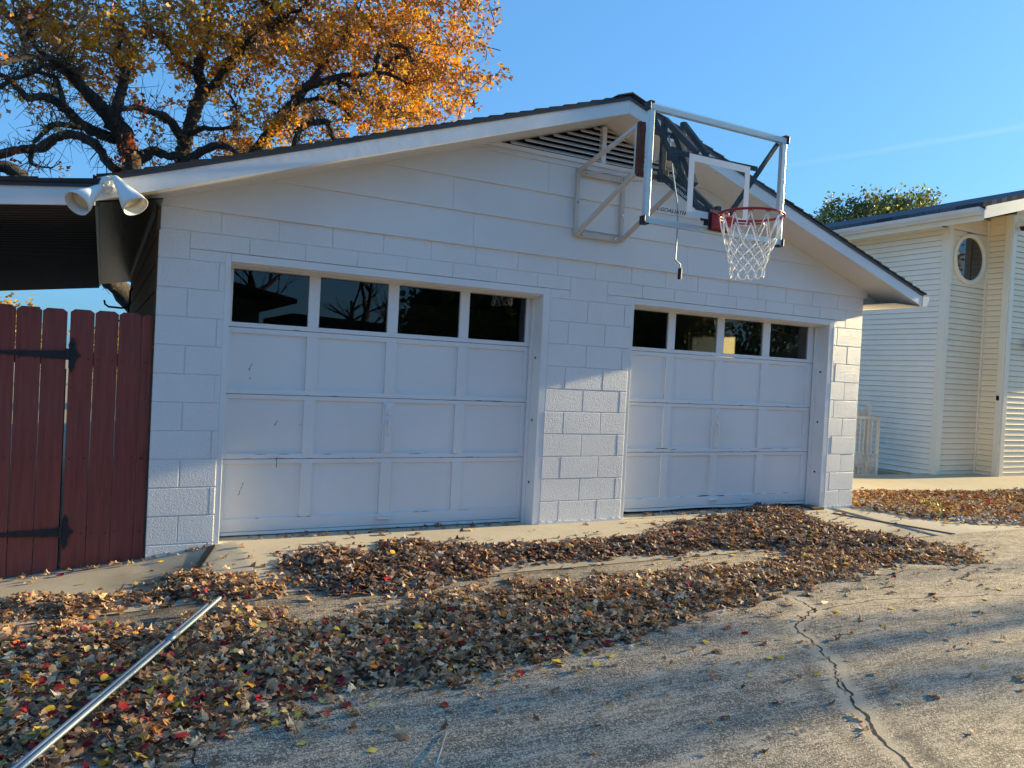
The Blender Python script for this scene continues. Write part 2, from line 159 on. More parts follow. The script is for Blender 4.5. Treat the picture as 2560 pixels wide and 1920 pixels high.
def explode(o, name=None):
    """split an object's mesh into its loose pieces, one object each"""
    me = o.data; n = len(me.vertices); par = list(range(n))
    def f(i):
        while par[i] != i: par[i] = par[par[i]]; i = par[i]
        return i
    for e in me.edges: par[f(e.vertices[0])] = f(e.vertices[1])
    G = {}
    for p in me.polygons: G.setdefault(f(p.vertices[0]), []).append(p)
    out = []
    for k, ps in G.items():
        vs = sorted({v for p in ps for v in p.vertices}); ix = {v: i for i, v in enumerate(vs)}
        m2 = bpy.data.meshes.new(name or o.name.split('.')[0]); m2.from_pydata([me.vertices[v].co[:] for v in vs], [], [tuple(ix[v] for v in p.vertices) for p in ps]); m2.update()
        m2.polygons.foreach_set('use_smooth', [p.use_smooth for p in ps])
        for mt in me.materials: m2.materials.append(mt)
        c = bpy.data.objects.new(m2.name, m2); COL.objects.link(c); c.parent = o.parent
        for md in o.modifiers:
            b = c.modifiers.new('b', 'BEVEL'); b.width = md.width; b.segments = 2; b.limit_method = 'ANGLE'; b.angle_limit = md.angle_limit
        ORG[c] = ORG[o]; out.append(c)
    bpy.data.objects.remove(o); return out
# ---------------------------------------------------------------- materials
MATS = {}
class NT:
    def __init__(s, name):
        s.m = bpy.data.materials.new(name); s.m.use_nodes = True; s.t = s.m.node_tree; s.t.nodes.clear()
        s.out = s.n('OutputMaterial')
    def n(s, k, **kw):
        x = s.t.nodes.new('ShaderNode'+k)
        for a, b in kw.items(): setattr(x, a, b)
        return x
    def l(s, a, b): s.t.links.new(a, b)
    def co(s, scale=(1, 1, 1), src='Object'):
        tc = s.n('TexCoord'); mp = s.n('Mapping'); mp.inputs['Scale'].default_value = scale
        s.l(tc.outputs[src], mp.inputs[0]); return mp.outputs[0]
    def noise(s, vec, scale, detail=3, rough=.55, dist=0):
        x = s.n('TexNoise'); x.inputs['Scale'].default_value = scale; x.inputs['Detail'].default_value = detail
        x.inputs['Roughness'].default_value = rough; x.inputs['Distortion'].default_value = dist
        if vec is not None: s.l(vec, x.inputs['Vector'])
        return x.outputs['Fac']
    def ramp(s, fac, stops):
        x = s.n('ValToRGB'); e = x.color_ramp.elements
        while len(e) < len(stops): e.new(.5)
        for i, (p, c) in enumerate(stops):
            e[i].position = p; e[i].color = (*c, 1) if hasattr(c, '__len__') else (c, c, c, 1)
        s.l(fac, x.inputs[0]); return x.outputs[0]
    def mix(s, f, a, b, mode='MIX'):
        x = s.n('Mix', data_type='RGBA', blend_type=mode)
        for sock, v in ((x.inputs[0], f), (x.inputs[6], a), (x.inputs[7], b)):
            if hasattr(v, 'node'): s.l(v, sock)
            else: sock.default_value = v if not hasattr(v, '__len__') else (*v, 1)[:4]
        return x.outputs[2]
    def math(s, op, a, b=0.):
        x = s.n('Math', operation=op)
        for i, v in enumerate((a, b)):
            if hasattr(v, 'node'): s.l(v, x.inputs[i])
            else: x.inputs[i].default_value = v
        return x.outputs[0]
    def attr(s, name, out='Color'):
        x = s.n('Attribute'); x.attribute_name = name; return x.outputs[out]
    def bump(s, h, strength, dist):
        x = s.n('Bump'); x.inputs['Strength'].default_value = strength; x.inputs['Distance'].default_value = dist
        s.l(h, x.inputs['Height']); return x.outputs[0]
    def pbr(s, col, rough=.6, metal=0, nrm=None, spec=None):
        p = s.n('BsdfPrincipled')
        for k, v in (('Base Color', col), ('Roughness', rough), ('Metallic', metal)):
            if hasattr(v, 'node'): s.l(v, p.inputs[k])
            else: p.inputs[k].default_value = v if not hasattr(v, '__len__') else (*v, 1)[:4]
        if nrm is not None: s.l(nrm, p.inputs['Normal'])
        if spec is not None: p.inputs['Specular IOR Level'].default_value = spec
        s.p = p; s.l(p.outputs[0], s.out.inputs[0]); return s.m
def simple(name, col, rough=.5, metal=0, var=.12, scale=6, bump=0, bscale=80, stretch=(1, 1, 1)):
    n = NT(name); v = n.co(stretch); f = n.noise(v, scale, 4)
    c = n.mix(f, tuple(x*(1-var) for x in col), tuple(min(1, x*(1+var)) for x in col))
    nr = n.bump(n.noise(v, bscale, 3), .5, bump) if bump else None
    return n.pbr(c, rough, metal, nr)
def mat_paint(name, col, dirt=(.45, .42, .36), damt=.35, bump=.0008, rough=.45, bs=25, fine=0, fs=220):
    n = NT(name); v = n.co()
    f = n.noise(v, 1.3, 5, .6); f2 = n.noise(v, 14, 4, .65)
    k = n.math('MULTIPLY', n.ramp(f, [(.42, 0.), (.8, 1.)]), damt)
    c = n.mix(k, col, dirt)
    sp = n.ramp(f2, [(.66, 0.), (.74, 1.)]); c = n.mix(n.math('MULTIPLY', sp, damt*.35), c, tuple(x*.55 for x in dirt))
    h = n.noise(v, bs, 3)
    if fine: h = n.math('ADD', h, n.math('MULTIPLY', n.noise(v, fs, 2, .5), fine))
    return n.pbr(c, n.ramp(f2, [(0, rough-.08), (1, rough+.12)]), 0, n.bump(h, 1.0, bump))
WHITE = (.80, .80, .80)
M_white = mat_paint('white_trim_paint', WHITE, damt=.25, bump=.0008)
M_fasc = mat_paint('fascia_paint', (.78, .79, .80), damt=.3, bump=.0015, bs=8)
M_block = mat_paint('painted_block', (.80, .80, .80), damt=.22, bump=.0048, bs=85, fine=.5, fs=190, rough=.42)
M_soffit = mat_paint('soffit_paint', (.74, .70, .64), damt=.25, bump=.0006)
M_side = mat_paint('siding_paint', (.77, .76, .745), damt=.2, bump=.0006)
M_door = mat_paint('door_paint', (.80, .80, .80), dirt=(.5, .47, .42), damt=.22, bump=.0005, rough=.38)
M_dark = simple('dark_metal', (.012, .012, .014), .4, 0, .3, 8)
M_black = simple('black_plastic', (.01, .01, .011), .45, 0, .2, 20)
M_drip = simple('bronze_drip_edge', (.045, .045, .055), .35, .2, .15, 3)
M_hinge = simple('black_iron', (.022, .026, .032), .5, .3, .3, 30, .0008, 60)
M_shing = simple('asphalt_shingle', (.03, .028, .028), .95, 0, .5, 25, .003, 150)
M_peel = simple('exposed_wood', (.10, .085, .07), .9, 0, .4, 40)
M_scuff = simple('scuffed_paint', (.26, .23, .19), .9, 0, .4, 60)
M_hole = simple('hole_black', (.004, .004, .004), .9)
M_galv = simple('galvanised_steel', (.34, .41, .48), .5, .75, .15, 25, .0003, 60)
M_steel = simple('bright_steel', (.6, .6, .6), .25, .9)
M_intr = simple('garage_interior', (.10, .09, .08), .9, 0, .3, 2)
M_rust = simple('rusty_board', (.13, .045, .025), .8, 0, .5, 14, .002, 40)
M_fstl = mat_paint('bracket_paint', (.62, .58, .52), dirt=(.25, .12, .06), damt=.55, bump=.0006)
M_red = simple('rim_red', (.33, .012, .018), .35, 0, .15, 12)
M_net = simple('net_cord', (.88, .86, .82), .8, 0, .1, 30)
M_alum = simple('board_frame_white', (.62, .65, .66), .3, .25, .08, 5)
M_blackst = simple('black_steel', (.008, .008, .010), .6, 0, .2, 6)
M_sq = simple('target_print_white', (.62, .66, .69), .4, 0, .08, 4)
M_fluted = mat_paint('lamp_white', (.80, .80, .78), dirt=(.35, .3, .22), damt=.25, bump=.0003, rough=.35)
M_lens = simple('lamp_lens', (.55, .46, .30), .15, 0, .25, 30, .001, 60)
M_cream = mat_paint('cream_siding_warm_lit', (.92, .78, .55), dirt=(.6, .5, .36), damt=.3, bump=.0004, rough=.4)  # creamier siding tone: warm bounce light on these walls is in the colour
M_cream_cool = mat_paint('cream_siding_cool_lit', (.92, .87, .75), dirt=(.6, .5, .36), damt=.25, bump=.0004, rough=.4)  # same siding in a whiter tone, painting in the cooler light on this wall
M_lapshadow = simple('siding_lap_shadow', (.30, .23, .15), .9)
M_creamt = mat_paint('cream_trim', (.88, .80, .64), dirt=(.6, .5, .36), damt=.2, bump=.0003, rough=.35)
M_gutter = mat_paint('gutter_paint', (.78, .76, .72), dirt=(.4, .35, .3), damt=.25, bump=.0003, rough=.35)
M_gatew = mat_paint('gate_white', (.68, .63, .54), dirt=(.3, .22, .14), damt=.6, bump=.0005)
def mat_wood_red():
    n = NT('stained_picket'); v = n.co((1, 1, .06)); v2 = n.co()
    a = n.noise(v, 45, 5, .65, .3); b = n.noise(v2, 2.2, 3)
    c = n.mix(n.ramp(a, [(.3, 0.), (.72, 1.)]), (.17, .034, .026), (.30, .068, .046))
    c = n.mix(n.math('MULTIPLY', n.ramp(b, [(.45, 0.), (.75, 1.)]), .5), c, (.19, .07, .066))
    kn = n.noise(n.co((1, 1, .5)), 9, 2); c = n.mix(n.ramp(kn, [(.76, 0.), (.8, .7)]), c, (.03, .008, .006))
    return n.pbr(c, .62, 0, n.bump(a, .6, .0025))
M_picket = mat_wood_red()
def mat_wood_brown():
    n = NT('weathered_brown_board'); v = n.co((1, 1, .08)); a = n.noise(v, 30, 5, .7, .4)
    c = n.mix(n.ramp(a, [(.3, 0.), (.75, 1.)]), (.06, .035, .02), (.19, .12, .065))
    return n.pbr(c, .8, 0, n.bump(a, .7, .003))
M_brown = mat_wood_brown()
def mat_corr():
    n = NT('dark_corrugated'); return n.pbr((.012, .011, .011), .55)
M_corr = mat_corr()
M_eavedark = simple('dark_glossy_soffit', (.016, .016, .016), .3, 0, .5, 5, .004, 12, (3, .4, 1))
def thin(n, fac):
    ge = n.n('NewGeometry'); return n.math('MULTIPLY', fac, n.math('SUBTRACT', 1.0, ge.outputs['Backfacing']))
def mat_glass(name, tint=(1, 1, 1), ior=1.5, lo=.03, rough=.0):
    n = NT(name); f = n.n('Fresnel'); f.inputs['IOR'].default_value = ior
    tr = n.n('BsdfTransparent'); tr.inputs[0].default_value = (*tint, 1)
    gl = n.n('BsdfGlossy'); gl.inputs['Roughness'].default_value = rough; gl.inputs[0].default_value = (.95, .95, .95, 1)
    mx = n.n('MixShader'); fac = thin(n, n.math('ADD', f.outputs[0], lo))
    n.l(fac, mx.inputs[0]); n.l(tr.outputs[0], mx.inputs[1]); n.l(gl.outputs[0], mx.inputs[2]); n.l(mx.outputs[0], n.out.inputs[0]); return n.m
M_glass = mat_glass('window_glass', (.5, .55, .55), 1.5, .015)
def mat_acrylic():
    n = NT('backboard_acrylic'); f = n.n('Fresnel'); f.inputs['IOR'].default_value = 1.45
    tr = n.n('BsdfTransparent'); tr.inputs[0].default_value = (.95, .97, .97, 1)
    gl = n.n('BsdfGlossy'); gl.inputs['Roughness'].default_value = .05
    df = n.n('BsdfDiffuse'); df.inputs[0].default_value = (.75, .78, .8, 1)
    v = n.co(); sp = n.ramp(n.noise(v, 22, 4, .7), [(.62, 0.), (.74, .2)]); sm_ = n.ramp(n.noise(v, 3, 3), [(.35, .0), (.8, .03)])
    m1 = n.n('MixShader'); n.l(thin(n, n.math('ADD', sp, sm_)), m1.inputs[0]); n.l(tr.outputs[0], m1.inputs[1]); n.l(df.outputs[0], m1.inputs[2])
    mx = n.n('MixShader'); n.l(thin(n, n.math('MULTIPLY', f.outputs[0], .45)), mx.inputs[0]); n.l(m1.outputs[0], mx.inputs[1]); n.l(gl.outputs[0], mx.inputs[2]); n.l(mx.outputs[0], n.out.inputs[0]); return n.m
M_acr = mat_acrylic()
def mat_shade():
    n = NT('window_shade'); d = n.n('BsdfDiffuse'); d.inputs[0].default_value = (.75, .70, .58, 1); t = n.n('BsdfTranslucent'); t.inputs[0].default_value = (.8, .74, .60, 1)
    mx = n.n('MixShader'); mx.inputs[0].default_value = .7; n.l(d.outputs[0], mx.inputs[1]); n.l(t.outputs[0], mx.inputs[2]); n.l(mx.outputs[0], n.out.inputs[0]); return n.m
M_shade = mat_shade()
def mat_leaf(name, trans=.3, rough=.55):
    n = NT(name); c = n.attr('Col'); v = n.co(); c2 = n.mix(n.ramp(n.noise(v, 90, 3), [(.3, 0.), (.7, 1.)]), c, (.6, .6, .6), 'MULTIPLY')
    c = n.mix(.3, c, c2)
    p = n.n('BsdfPrincipled'); n.l(c, p.inputs['Base Color']); p.inputs['Roughness'].default_value = rough; p.inputs['Specular IOR Level'].default_value = .25
    n.l(n.bump(n.noise(v, 140, 2), .4, .001), p.inputs['Normal'])
    t = n.n('BsdfTranslucent'); n.l(c, t.inputs[0]); mx = n.n('MixShader'); mx.inputs[0].default_value = trans
    n.l(p.outputs[0], mx.inputs[1]); n.l(t.outputs[0], mx.inputs[2]); n.l(mx.outputs[0], n.out.inputs[0]); return n.m
M_leafd = mat_leaf('dry_leaf', .18, .7)
M_leaft = mat_leaf('autumn_leaf', .5, .5)
M_leafg = mat_leaf('evergreen_leaf', .3, .45)
def mat_bark():
    n = NT('oak_bark'); v = n.co((1, 1, .35)); a = n.noise(v, 22, 5, .7, .8); b = n.noise(v, 60, 3)
    h = n.math('ADD', a, n.math('MULTIPLY', b, .4))
    c = n.mix(n.ramp(a, [(.35, 0.), (.65, 1.)]), (.012, .010, .009), (.085, .068, .055))
    return n.pbr(c, .9, 0, n.bump(h, 1, .03))
M_bark = mat_bark()
def mat_concrete(name, c1, c2, stain, dark):
    """smooth trowelled slab, tan, with stains"""
    n = NT(name); v = n.co(); a = n.noise(v, 1.1, 5, .6); b = n.noise(v, 9, 5, .65); f = n.noise(v, 160, 2)
    c = n.mix(n.ramp(a, [(.3, 0.), (.7, 1.)]), c1, c2)
    c = n.mix(n.math('MULTIPLY', n.ramp(b, [(.5, 0.), (.75, 1.)]), .35), c, stain)
    c = n.mix(n.math('MULTIPLY', n.ramp(f, [(.3, 1.), (.5, 0.)]), .25), c, dark)
    st = n.attr('wear', 'Fac'); c = n.mix(n.math('MULTIPLY', st, n.ramp(n.noise(v, 6, 5, .7), [(.25, .35), (.6, 1.)])), c, dark)
    return n.pbr(c, .85, 0, n.bump(n.math('ADD', n.math('MULTIPLY', b, .4), f), .5, .0015))
M_apron = mat_concrete('apron_concrete', (.50, .42, .31), (.60, .51, .38), (.42, .27, .15), (.10, .09, .075))
M_walk = mat_concrete('walk_concrete', (.50, .40, .26), (.58, .47, .31), (.4, .28, .16), (.2, .15, .1))
def mat_drive():
    n = NT('worn_driveway_concrete'); v = n.co(); vs = n.co((1.0, 2.2, 1.0))
    sp = n.noise(v, 62, 3, .7, .5); sp2 = n.noise(v, 120, 3, .7, .5); big = n.noise(v, .9, 4, .6); mid = n.noise(vs, 5, 4, .6)
    brm = n.n('TexNoise'); mp = n.n('Mapping'); mp.inputs['Rotation'].default_value = (0, 0, math.radians(38)); mp.inputs['Scale'].default_value = (6, 70, 1)
    tc = n.n('TexCoord'); n.l(tc.outputs['Object'], mp.inputs[0]); n.l(mp.outputs[0], brm.inputs['Vector']); brm.inputs['Scale'].default_value = 1.0; brm.inputs['Detail'].default_value = 3
    light = n.mix(n.ramp(big, [(.35, 0.), (.65, 1.)]), (.78, .61, .43), (.68, .55, .41))
    dark = (.04, .037, .034)
    rd = n.math('ABSOLUTE', n.math('SUBTRACT', sp, .5)); rd2 = n.math('ABSOLUTE', n.math('SUBTRACT', sp2, .5))
    k = n.math('ADD', n.math('MULTIPLY', rd, 2.6), n.math('ADD', n.math('MULTIPLY', n.math('SUBTRACT', mid, .5), .45), n.math('MULTIPLY', n.math('SUBTRACT', brm.outputs['Fac'], .5), .35)))
    m = n.math('MAXIMUM', n.ramp(k, [(.10, 1.), (.20, 0.)]), n.ramp(rd2, [(.01, .8), (.05, 0.)]))
    wear = n.attr('wear', 'Fac'); mold = n.attr('mold', 'Fac')
    m = n.math('MULTIPLY', m, n.math('SUBTRACT', 1.0, n.math('MULTIPLY', wear, .85)))
    c = n.mix(n.math('MULTIPLY', m, .88), light, dark)
    c = n.mix(n.math('MULTIPLY', wear, .6), c, (.43, .33, .22))
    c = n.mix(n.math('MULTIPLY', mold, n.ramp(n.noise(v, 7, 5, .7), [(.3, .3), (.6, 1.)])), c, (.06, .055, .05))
    h = n.math('ADD', k, n.math('MULTIPLY', sp2, .4))
    return n.pbr(c, .8, 0, n.bump(h, .8, .004))
M_drive = mat_drive()
M_earth = simple('garden_earth', (.30, .25, .17), .95, 0, .4, 3, .01, 30)
M_gravel = simple('pale_gravel', (.42, .40, .37), .8, 0, .4, 12)
# ---------------------------------------------------------------- leaves
def leaf_template(kind):
    if kind == 'oak': T = [0, .1, .22, .30, .40, .54, .66, .78, .9, 1.0]; W = [.015, .05, .20, .09, .13, .36, .17, .24, .17, .02]
    elif kind == 'oak_lo': T = [0, .24, .38, .56, .8, 1.0]; W = [.02, .18, .11, .34, .20, .02]
    elif kind == 'oval': T = [0, .08, .2, .4, .62, .82, 1.0]; W = [.01, .03, .2, .31, .29, .17, .01]
    else: T = [0, .35, .7, 1.0]; W = [.03, .26, .30, .04]
    T = np.array(T); W = np.array(W); n = len(T)
    V = np.zeros((n, 3, 2)); V[:, :, 0] = T[:, None]; V[:, 0, 1] = -W; V[:, 2, 1] = W
    F = []
    for i in range(n-1):
        for j in range(2): F.append((i*3+j, i*3+j+1, (i+1)*3+j+1, (i+1)*3+j))
    return V.reshape(-1, 2), np.array(F)
def leaves(name, pos, size, nrm, colr, kind, mat, parent=None, curl=.5, jag=.0):
    V, F = leaf_template(kind); N = len(pos); K = len(V)
    ax = rng.normal(size=(N, 3)); nrm = nrm/np.linalg.norm(nrm, axis=1, keepdims=True)
    ax -= nrm*(ax*nrm).sum(1, keepdims=True); ax /= np.linalg.norm(ax, axis=1, keepdims=True); bx = np.cross(nrm, ax)
    u = V[None, :, 0]-.5; v = V[None, :, 1]*(1+rng.uniform(-.25, .35, (N, 1)))
    if jag: v = v*(1+rng.uniform(-jag, jag, (N, K)))
    c1 = rng.normal(0, curl, (N, 1)); c2 = rng.normal(0, curl*2.0, (N, 1)); c3 = rng.normal(0, curl*.8, (N, 1)); c4 = rng.uniform(0, 6.28, (N, 1))
    w = c1*(u*u-.1)+c2*v*v+c3*u*v*1.5+curl*.14*np.sin(u*14+c4)*np.sign(v)*np.abs(v)*3
    P = pos[:, None, :]+size[:, None, None]*(u[..., None]*ax[:, None]+v[..., None]*bx[:, None]+w[..., None]*nrm[:, None])
    me = bpy.data.meshes.new(name); nv = N*K; nf = N*len(F)
    me.vertices.add(nv); me.vertices.foreach_set('co', P.reshape(-1).astype(np.float32))
    idx = (F[None]+(np.arange(N)*K)[:, None, None]).reshape(-1)
    me.loops.add(nf*4); me.loops.foreach_set('vertex_index', idx.astype(np.int32))
    me.polygons.add(nf); me.polygons.foreach_set('loop_start', (np.arange(nf)*4).astype(np.int32))
    me.polygons.foreach_set('use_smooth', np.ones(nf, bool)); me.update(calc_edges=True)
    ca = me.color_attributes.new('Col', 'FLOAT_COLOR', 'POINT'); C4 = np.ones((N, K, 4), np.float32); C4[:, :, :3] = colr[:, None, :]*(1+rng.uniform(-.12, .12, (N, K, 1)))
    ca.data.foreach_set('color', C4.reshape(-1))
    return link(name, me, mat, parent)
def inpoly(P, poly):
    poly = np.array(poly, float); x, y = P[:, 0], P[:, 1]; ins = np.zeros(len(P), bool); j = len(poly)-1; d = np.full(len(P), 1e9)
    for i in range(len(poly)):
        a, b = poly[i], poly[j]
        c = ((a[1] > y) != (b[1] > y)) & (x < (b[0]-a[0])*(y-a[1])/(b[1]-a[1]+1e-12)+a[0]); ins ^= c
        ab = b-a; t = np.clip(((P-a)@ab)/(ab@ab+1e-12), 0, 1); d = np.minimum(d, np.linalg.norm(P-(a+t[:, None]*ab), axis=1)); j = i
    return ins, d
def polyline_d(P, pl):
    pl = np.array(pl, float); d = np.full(len(P), 1e9)
    for a, b in zip(pl[:-1], pl[1:]):
        ab = b-a; t = np.clip(((P-a)@ab)/(ab@ab+1e-12), 0, 1); d = np.minimum(d, np.linalg.norm(P-(a+t[:, None]*ab), axis=1))
    return d
def vnoise(P, sc, seed=0):
    """cheap smooth value noise for arrays (N,2)"""
    r = np.random.default_rng(seed); G = r.random((64, 64)); q = P*sc; i = np.floor(q).astype(int); f = q-i; f = f*f*(3-2*f)
    a = G[i[:, 0] % 64, i[:, 1] % 64]; b = G[(i[:, 0]+1) % 64, i[:, 1] % 64]; c = G[i[:, 0] % 64, (i[:, 1]+1) % 64]; d = G[(i[:, 0]+1) % 64, (i[:, 1]+1) % 64]
    return (a*(1-f[:, 0])+b*f[:, 0])*(1-f[:, 1])+(c*(1-f[:, 0])+d*f[:, 0])*f[:, 1]
# ---------------------------------------------------------------- ground, slabs
def slab(name, mat, x0, x1, y0, y1, step, clip=None, dz=0.0, thick=.12, wear=None, mold=None, hole=None, kind='structure', label=None):
    nx = max(2, int((x1-x0)/step)+1); ny = max(2, int((y1-y0)/step)+1)
    X, Y = np.meshgrid(np.linspace(x0, x1, nx), np.linspace(y0, y1, ny)); P = np.stack([X.ravel(), Y.ravel()], 1)
    Z = g(P[:, 0], P[:, 1])+dz
    V = np.column_stack([P, Z]); id_ = np.arange(nx*ny).reshape(ny, nx)
    F = np.stack([id_[:-1, :-1], id_[:-1, 1:], id_[1:, 1:], id_[1:, :-1]], -1).reshape(-1, 4)
    if clip is not None:
        ctr = P[F].mean(1); F = F[inpoly(ctr, clip)[0]]
    m = MB(); m.v = [tuple(p) for p in V]; m.f = [tuple(int(i) for i in f) for f in F]
    # skirt
    if clip is None:
        b = len(m.v); ring = list(id_[0, :])+list(id_[1:, -1])+list(id_[-1, -2::-1])+list(id_[-2:0:-1, 0])
        for i in ring: m.v.append((V[i][0], V[i][1], V[i][2]-thick))
        n = len(ring)
        for k in range(n): m.f.append((int(ring[k]), b+k, b+(k+1) % n, int(ring[(k+1) % n])))
    me = bpy.data.meshes.new(name); me.from_pydata(m.v, [], m.f); me.update()
    allP = np.array(m.v)[:, :2]
    for nm, fn in (('wear', wear), ('mold', mold)):
        a = me.attributes.new(nm, 'FLOAT', 'POINT'); a.data.foreach_set('value', (fn(allP) if fn else np.zeros(len(allP))).astype(np.float32))
    me.polygons.foreach_set('use_smooth', [True]*len(me.polygons))
    o = link(name, me, mat); 
    if kind: tag(o, label, kind=kind)
    return o
m = MB(); R_ = 260
xs = [-R_, -60, -20, -8, -6, -4, -2.5, -1.6, -.85, -.4, 0, .45, 2, 5, 7.3, 8, 9, 10, 11.6, 13, 16, 24, 60, R_]; ys = [-R_, -60, -24, -12, -6, -3, -1.8, -1.2, -.6, 0, .4, 1, 3, 7, 12, 30, 90, R_]
for y in ys:
    for x in xs: m.v.append((x, y, float(g(max(x, -6), max(y, -9)))-.075))
for j in range(len(ys)-1):
    for i in range(len(xs)-1): a = j*len(xs)+i; m.f.append((a, a+1, a+1+len(xs), a+len(xs)))
tag(m.build('ground', M_earth), 'bare brown earth running out under everything', kind='structure')
def wearA(P):
    d = np.minimum(polyline_d(P, CRACK_A), polyline_d(P, CRACK_B)*4)
    side = vnoise(P, 4, 9)*.05
    return sm(1-(d-.008-side*.7)/.04)*.9
def mold_darkA(P):
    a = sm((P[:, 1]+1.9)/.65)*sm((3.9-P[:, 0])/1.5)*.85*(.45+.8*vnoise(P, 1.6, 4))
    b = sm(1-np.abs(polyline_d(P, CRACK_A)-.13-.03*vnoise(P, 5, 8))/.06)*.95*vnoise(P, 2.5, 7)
    ins, dd = inpoly(P, LIT_MAIN); c = np.where(ins, .75*sm(dd/.15), 0)  # concrete turns darker inside the leaf drift outline
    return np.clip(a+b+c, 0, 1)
slab('driveway', M_drive, -3.6, 11.5, -9.0, -1.262, .05, wear=wearA, mold=mold_darkA, label='old worn concrete driveway slab')
def wear_darkB(P):
    ins, dd = inpoly(P, LIT_NORTH); c = np.where(ins, .7*sm(dd/.12), 0)  # slab turns darker inside the outline of the leaf heap
    return np.clip(c+sm((-P[:, 1]-.75)/.4)*.5*vnoise(P, 2.2, 5)+sm(1-np.abs(P[:, 1]+1.05)/.2)*.25, 0, 1)
DIAG = [(.45, .4), (.45, .0), (.03, -1.3), (12, -1.3), (12, .4)]
slab('apron', M_apron, .02, 6.92, -1.25, .002, .025, clip=DIAG, wear=wear_darkB, label='pale tan concrete apron before the garage doors')
def wearC(P):
    d = np.hypot((P[:, 0]-.12)*1.2, (P[:, 1]+.55)*.8); return np.clip(sm(1-d/.75)*(.35+.9*vnoise(P, 3, 2)), 0, 1)
slab('side_slab', M_apron, -3.6, .48, -1.25, .30, .025, clip=[(.45, .4), (.45, .0), (.03, -1.3), (-9, -1.3), (-9, .4)], wear=wearC, label='stained concrete sloping down to the gate', )
slab('corner_slab', M_apron, 6.95, 12.2, -1.25, -.02, .1, label='tan concrete slab right of the garage corner', wear=lambda P: .25*vnoise(P, 1.5, 6))
slab('walkway', M_walk, 8.3, 26.0, .85, 2.72, .12, dz=.015, label='sunlit tan walkway along the white house')
# joints between slabs: sunken weathered strips
def ribbon(name, pts, w0, mat, dz, seed=1, jit=.35, step=.02):
    r = random.Random(seed); P = [Vector((p[0], p[1], 0)) for p in pts]; Q = [P[0]]
    for a, b in zip(P[:-1], P[1:]):
        n = max(1, int((b-a).length/step))
        for i in range(1, n+1): Q.append(a.lerp(b, i/n))
    m = MB(); L = []
    off = 0
    for i, q in enumerate(Q):
        d = (Q[min(i+1, len(Q)-1)]-Q[max(i-1, 0)]).normalized(); nn = Vector((-d.y, d.x, 0)); off = off*.7+r.uniform(-1, 1)*w0*jit*1.4
        ww = w0*(.35+r.random()*.9)*.5*(1 if 2 < i < len(Q)-3 else .3); c = q+nn*off
        for s_ in (-1, 1):
            p = c+nn*s_*ww; m.v.append((p.x, p.y, float(g(p.x, p.y))+dz))
    for i in range(len(Q)-1): m.f.append((2*i, 2*i+1, 2*i+3, 2*i+2))
    return tag(m.build(name, mat), kind='structure')
tag(ribbon('crack', CRACK_A[:18], .011, M_hole, .0012, 1, .9), 'long dark crack splitting the driveway')
tag(ribbon('crack', CRACK_A[15:], .016, M_hole, .0012, 2, .5), 'wide open end of the crack in the foreground')
tag(ribbon('crack', CRACK_B, .009, M_hole, .0012, 3, .6), 'hairline crack branching off to the right')
tag(ribbon('crack', CRACK_C, .008, M_hole, .0012, 4, .5), 'short crack at the edge of the leaves')
def strip(name, a, b, w, mat, label, h=.012):
    m = MB(); n = 10; a = Vector((*a, 0)); b = Vector((*b, 0)); d = (b-a).normalized(); nn = Vector((-d.y, d.x, 0))*w/2
    for i in range(n+1):
        c = a.lerp(b, i/n)
        for s_, z in ((-1, -.03), (-1, h), (1, h), (1, -.03)):
            p = c+nn*s_; m.v.append((p.x, p.y, float(g(p.x, p.y))+z))
    for i in range(n):
        for k in range(3): q = i*4+k; m.f.append((q, q+4, q+5, q+1))
    return tag(m.build(name, mat), label, kind='structure')
strip('joint_strip', (.44, -.03), (.045, -1.25), .050, M_brown, 'weathered wood strip in the slab joint by the gate', .008)
strip('joint_strip', (.452, -.06), (.075, -1.25), .012, M_hole, 'dark gap beside the wood strip by the gate', .011)
strip('joint_strip', (6.76, -.22), (7.25, -1.25), .032, M_brown, 'weathered wood strip running from the right corner', .010)
strip('joint_strip', (6.795, -.22), (7.29, -1.25), .010, M_hole, 'dark gap beside the right wood strip', .006)
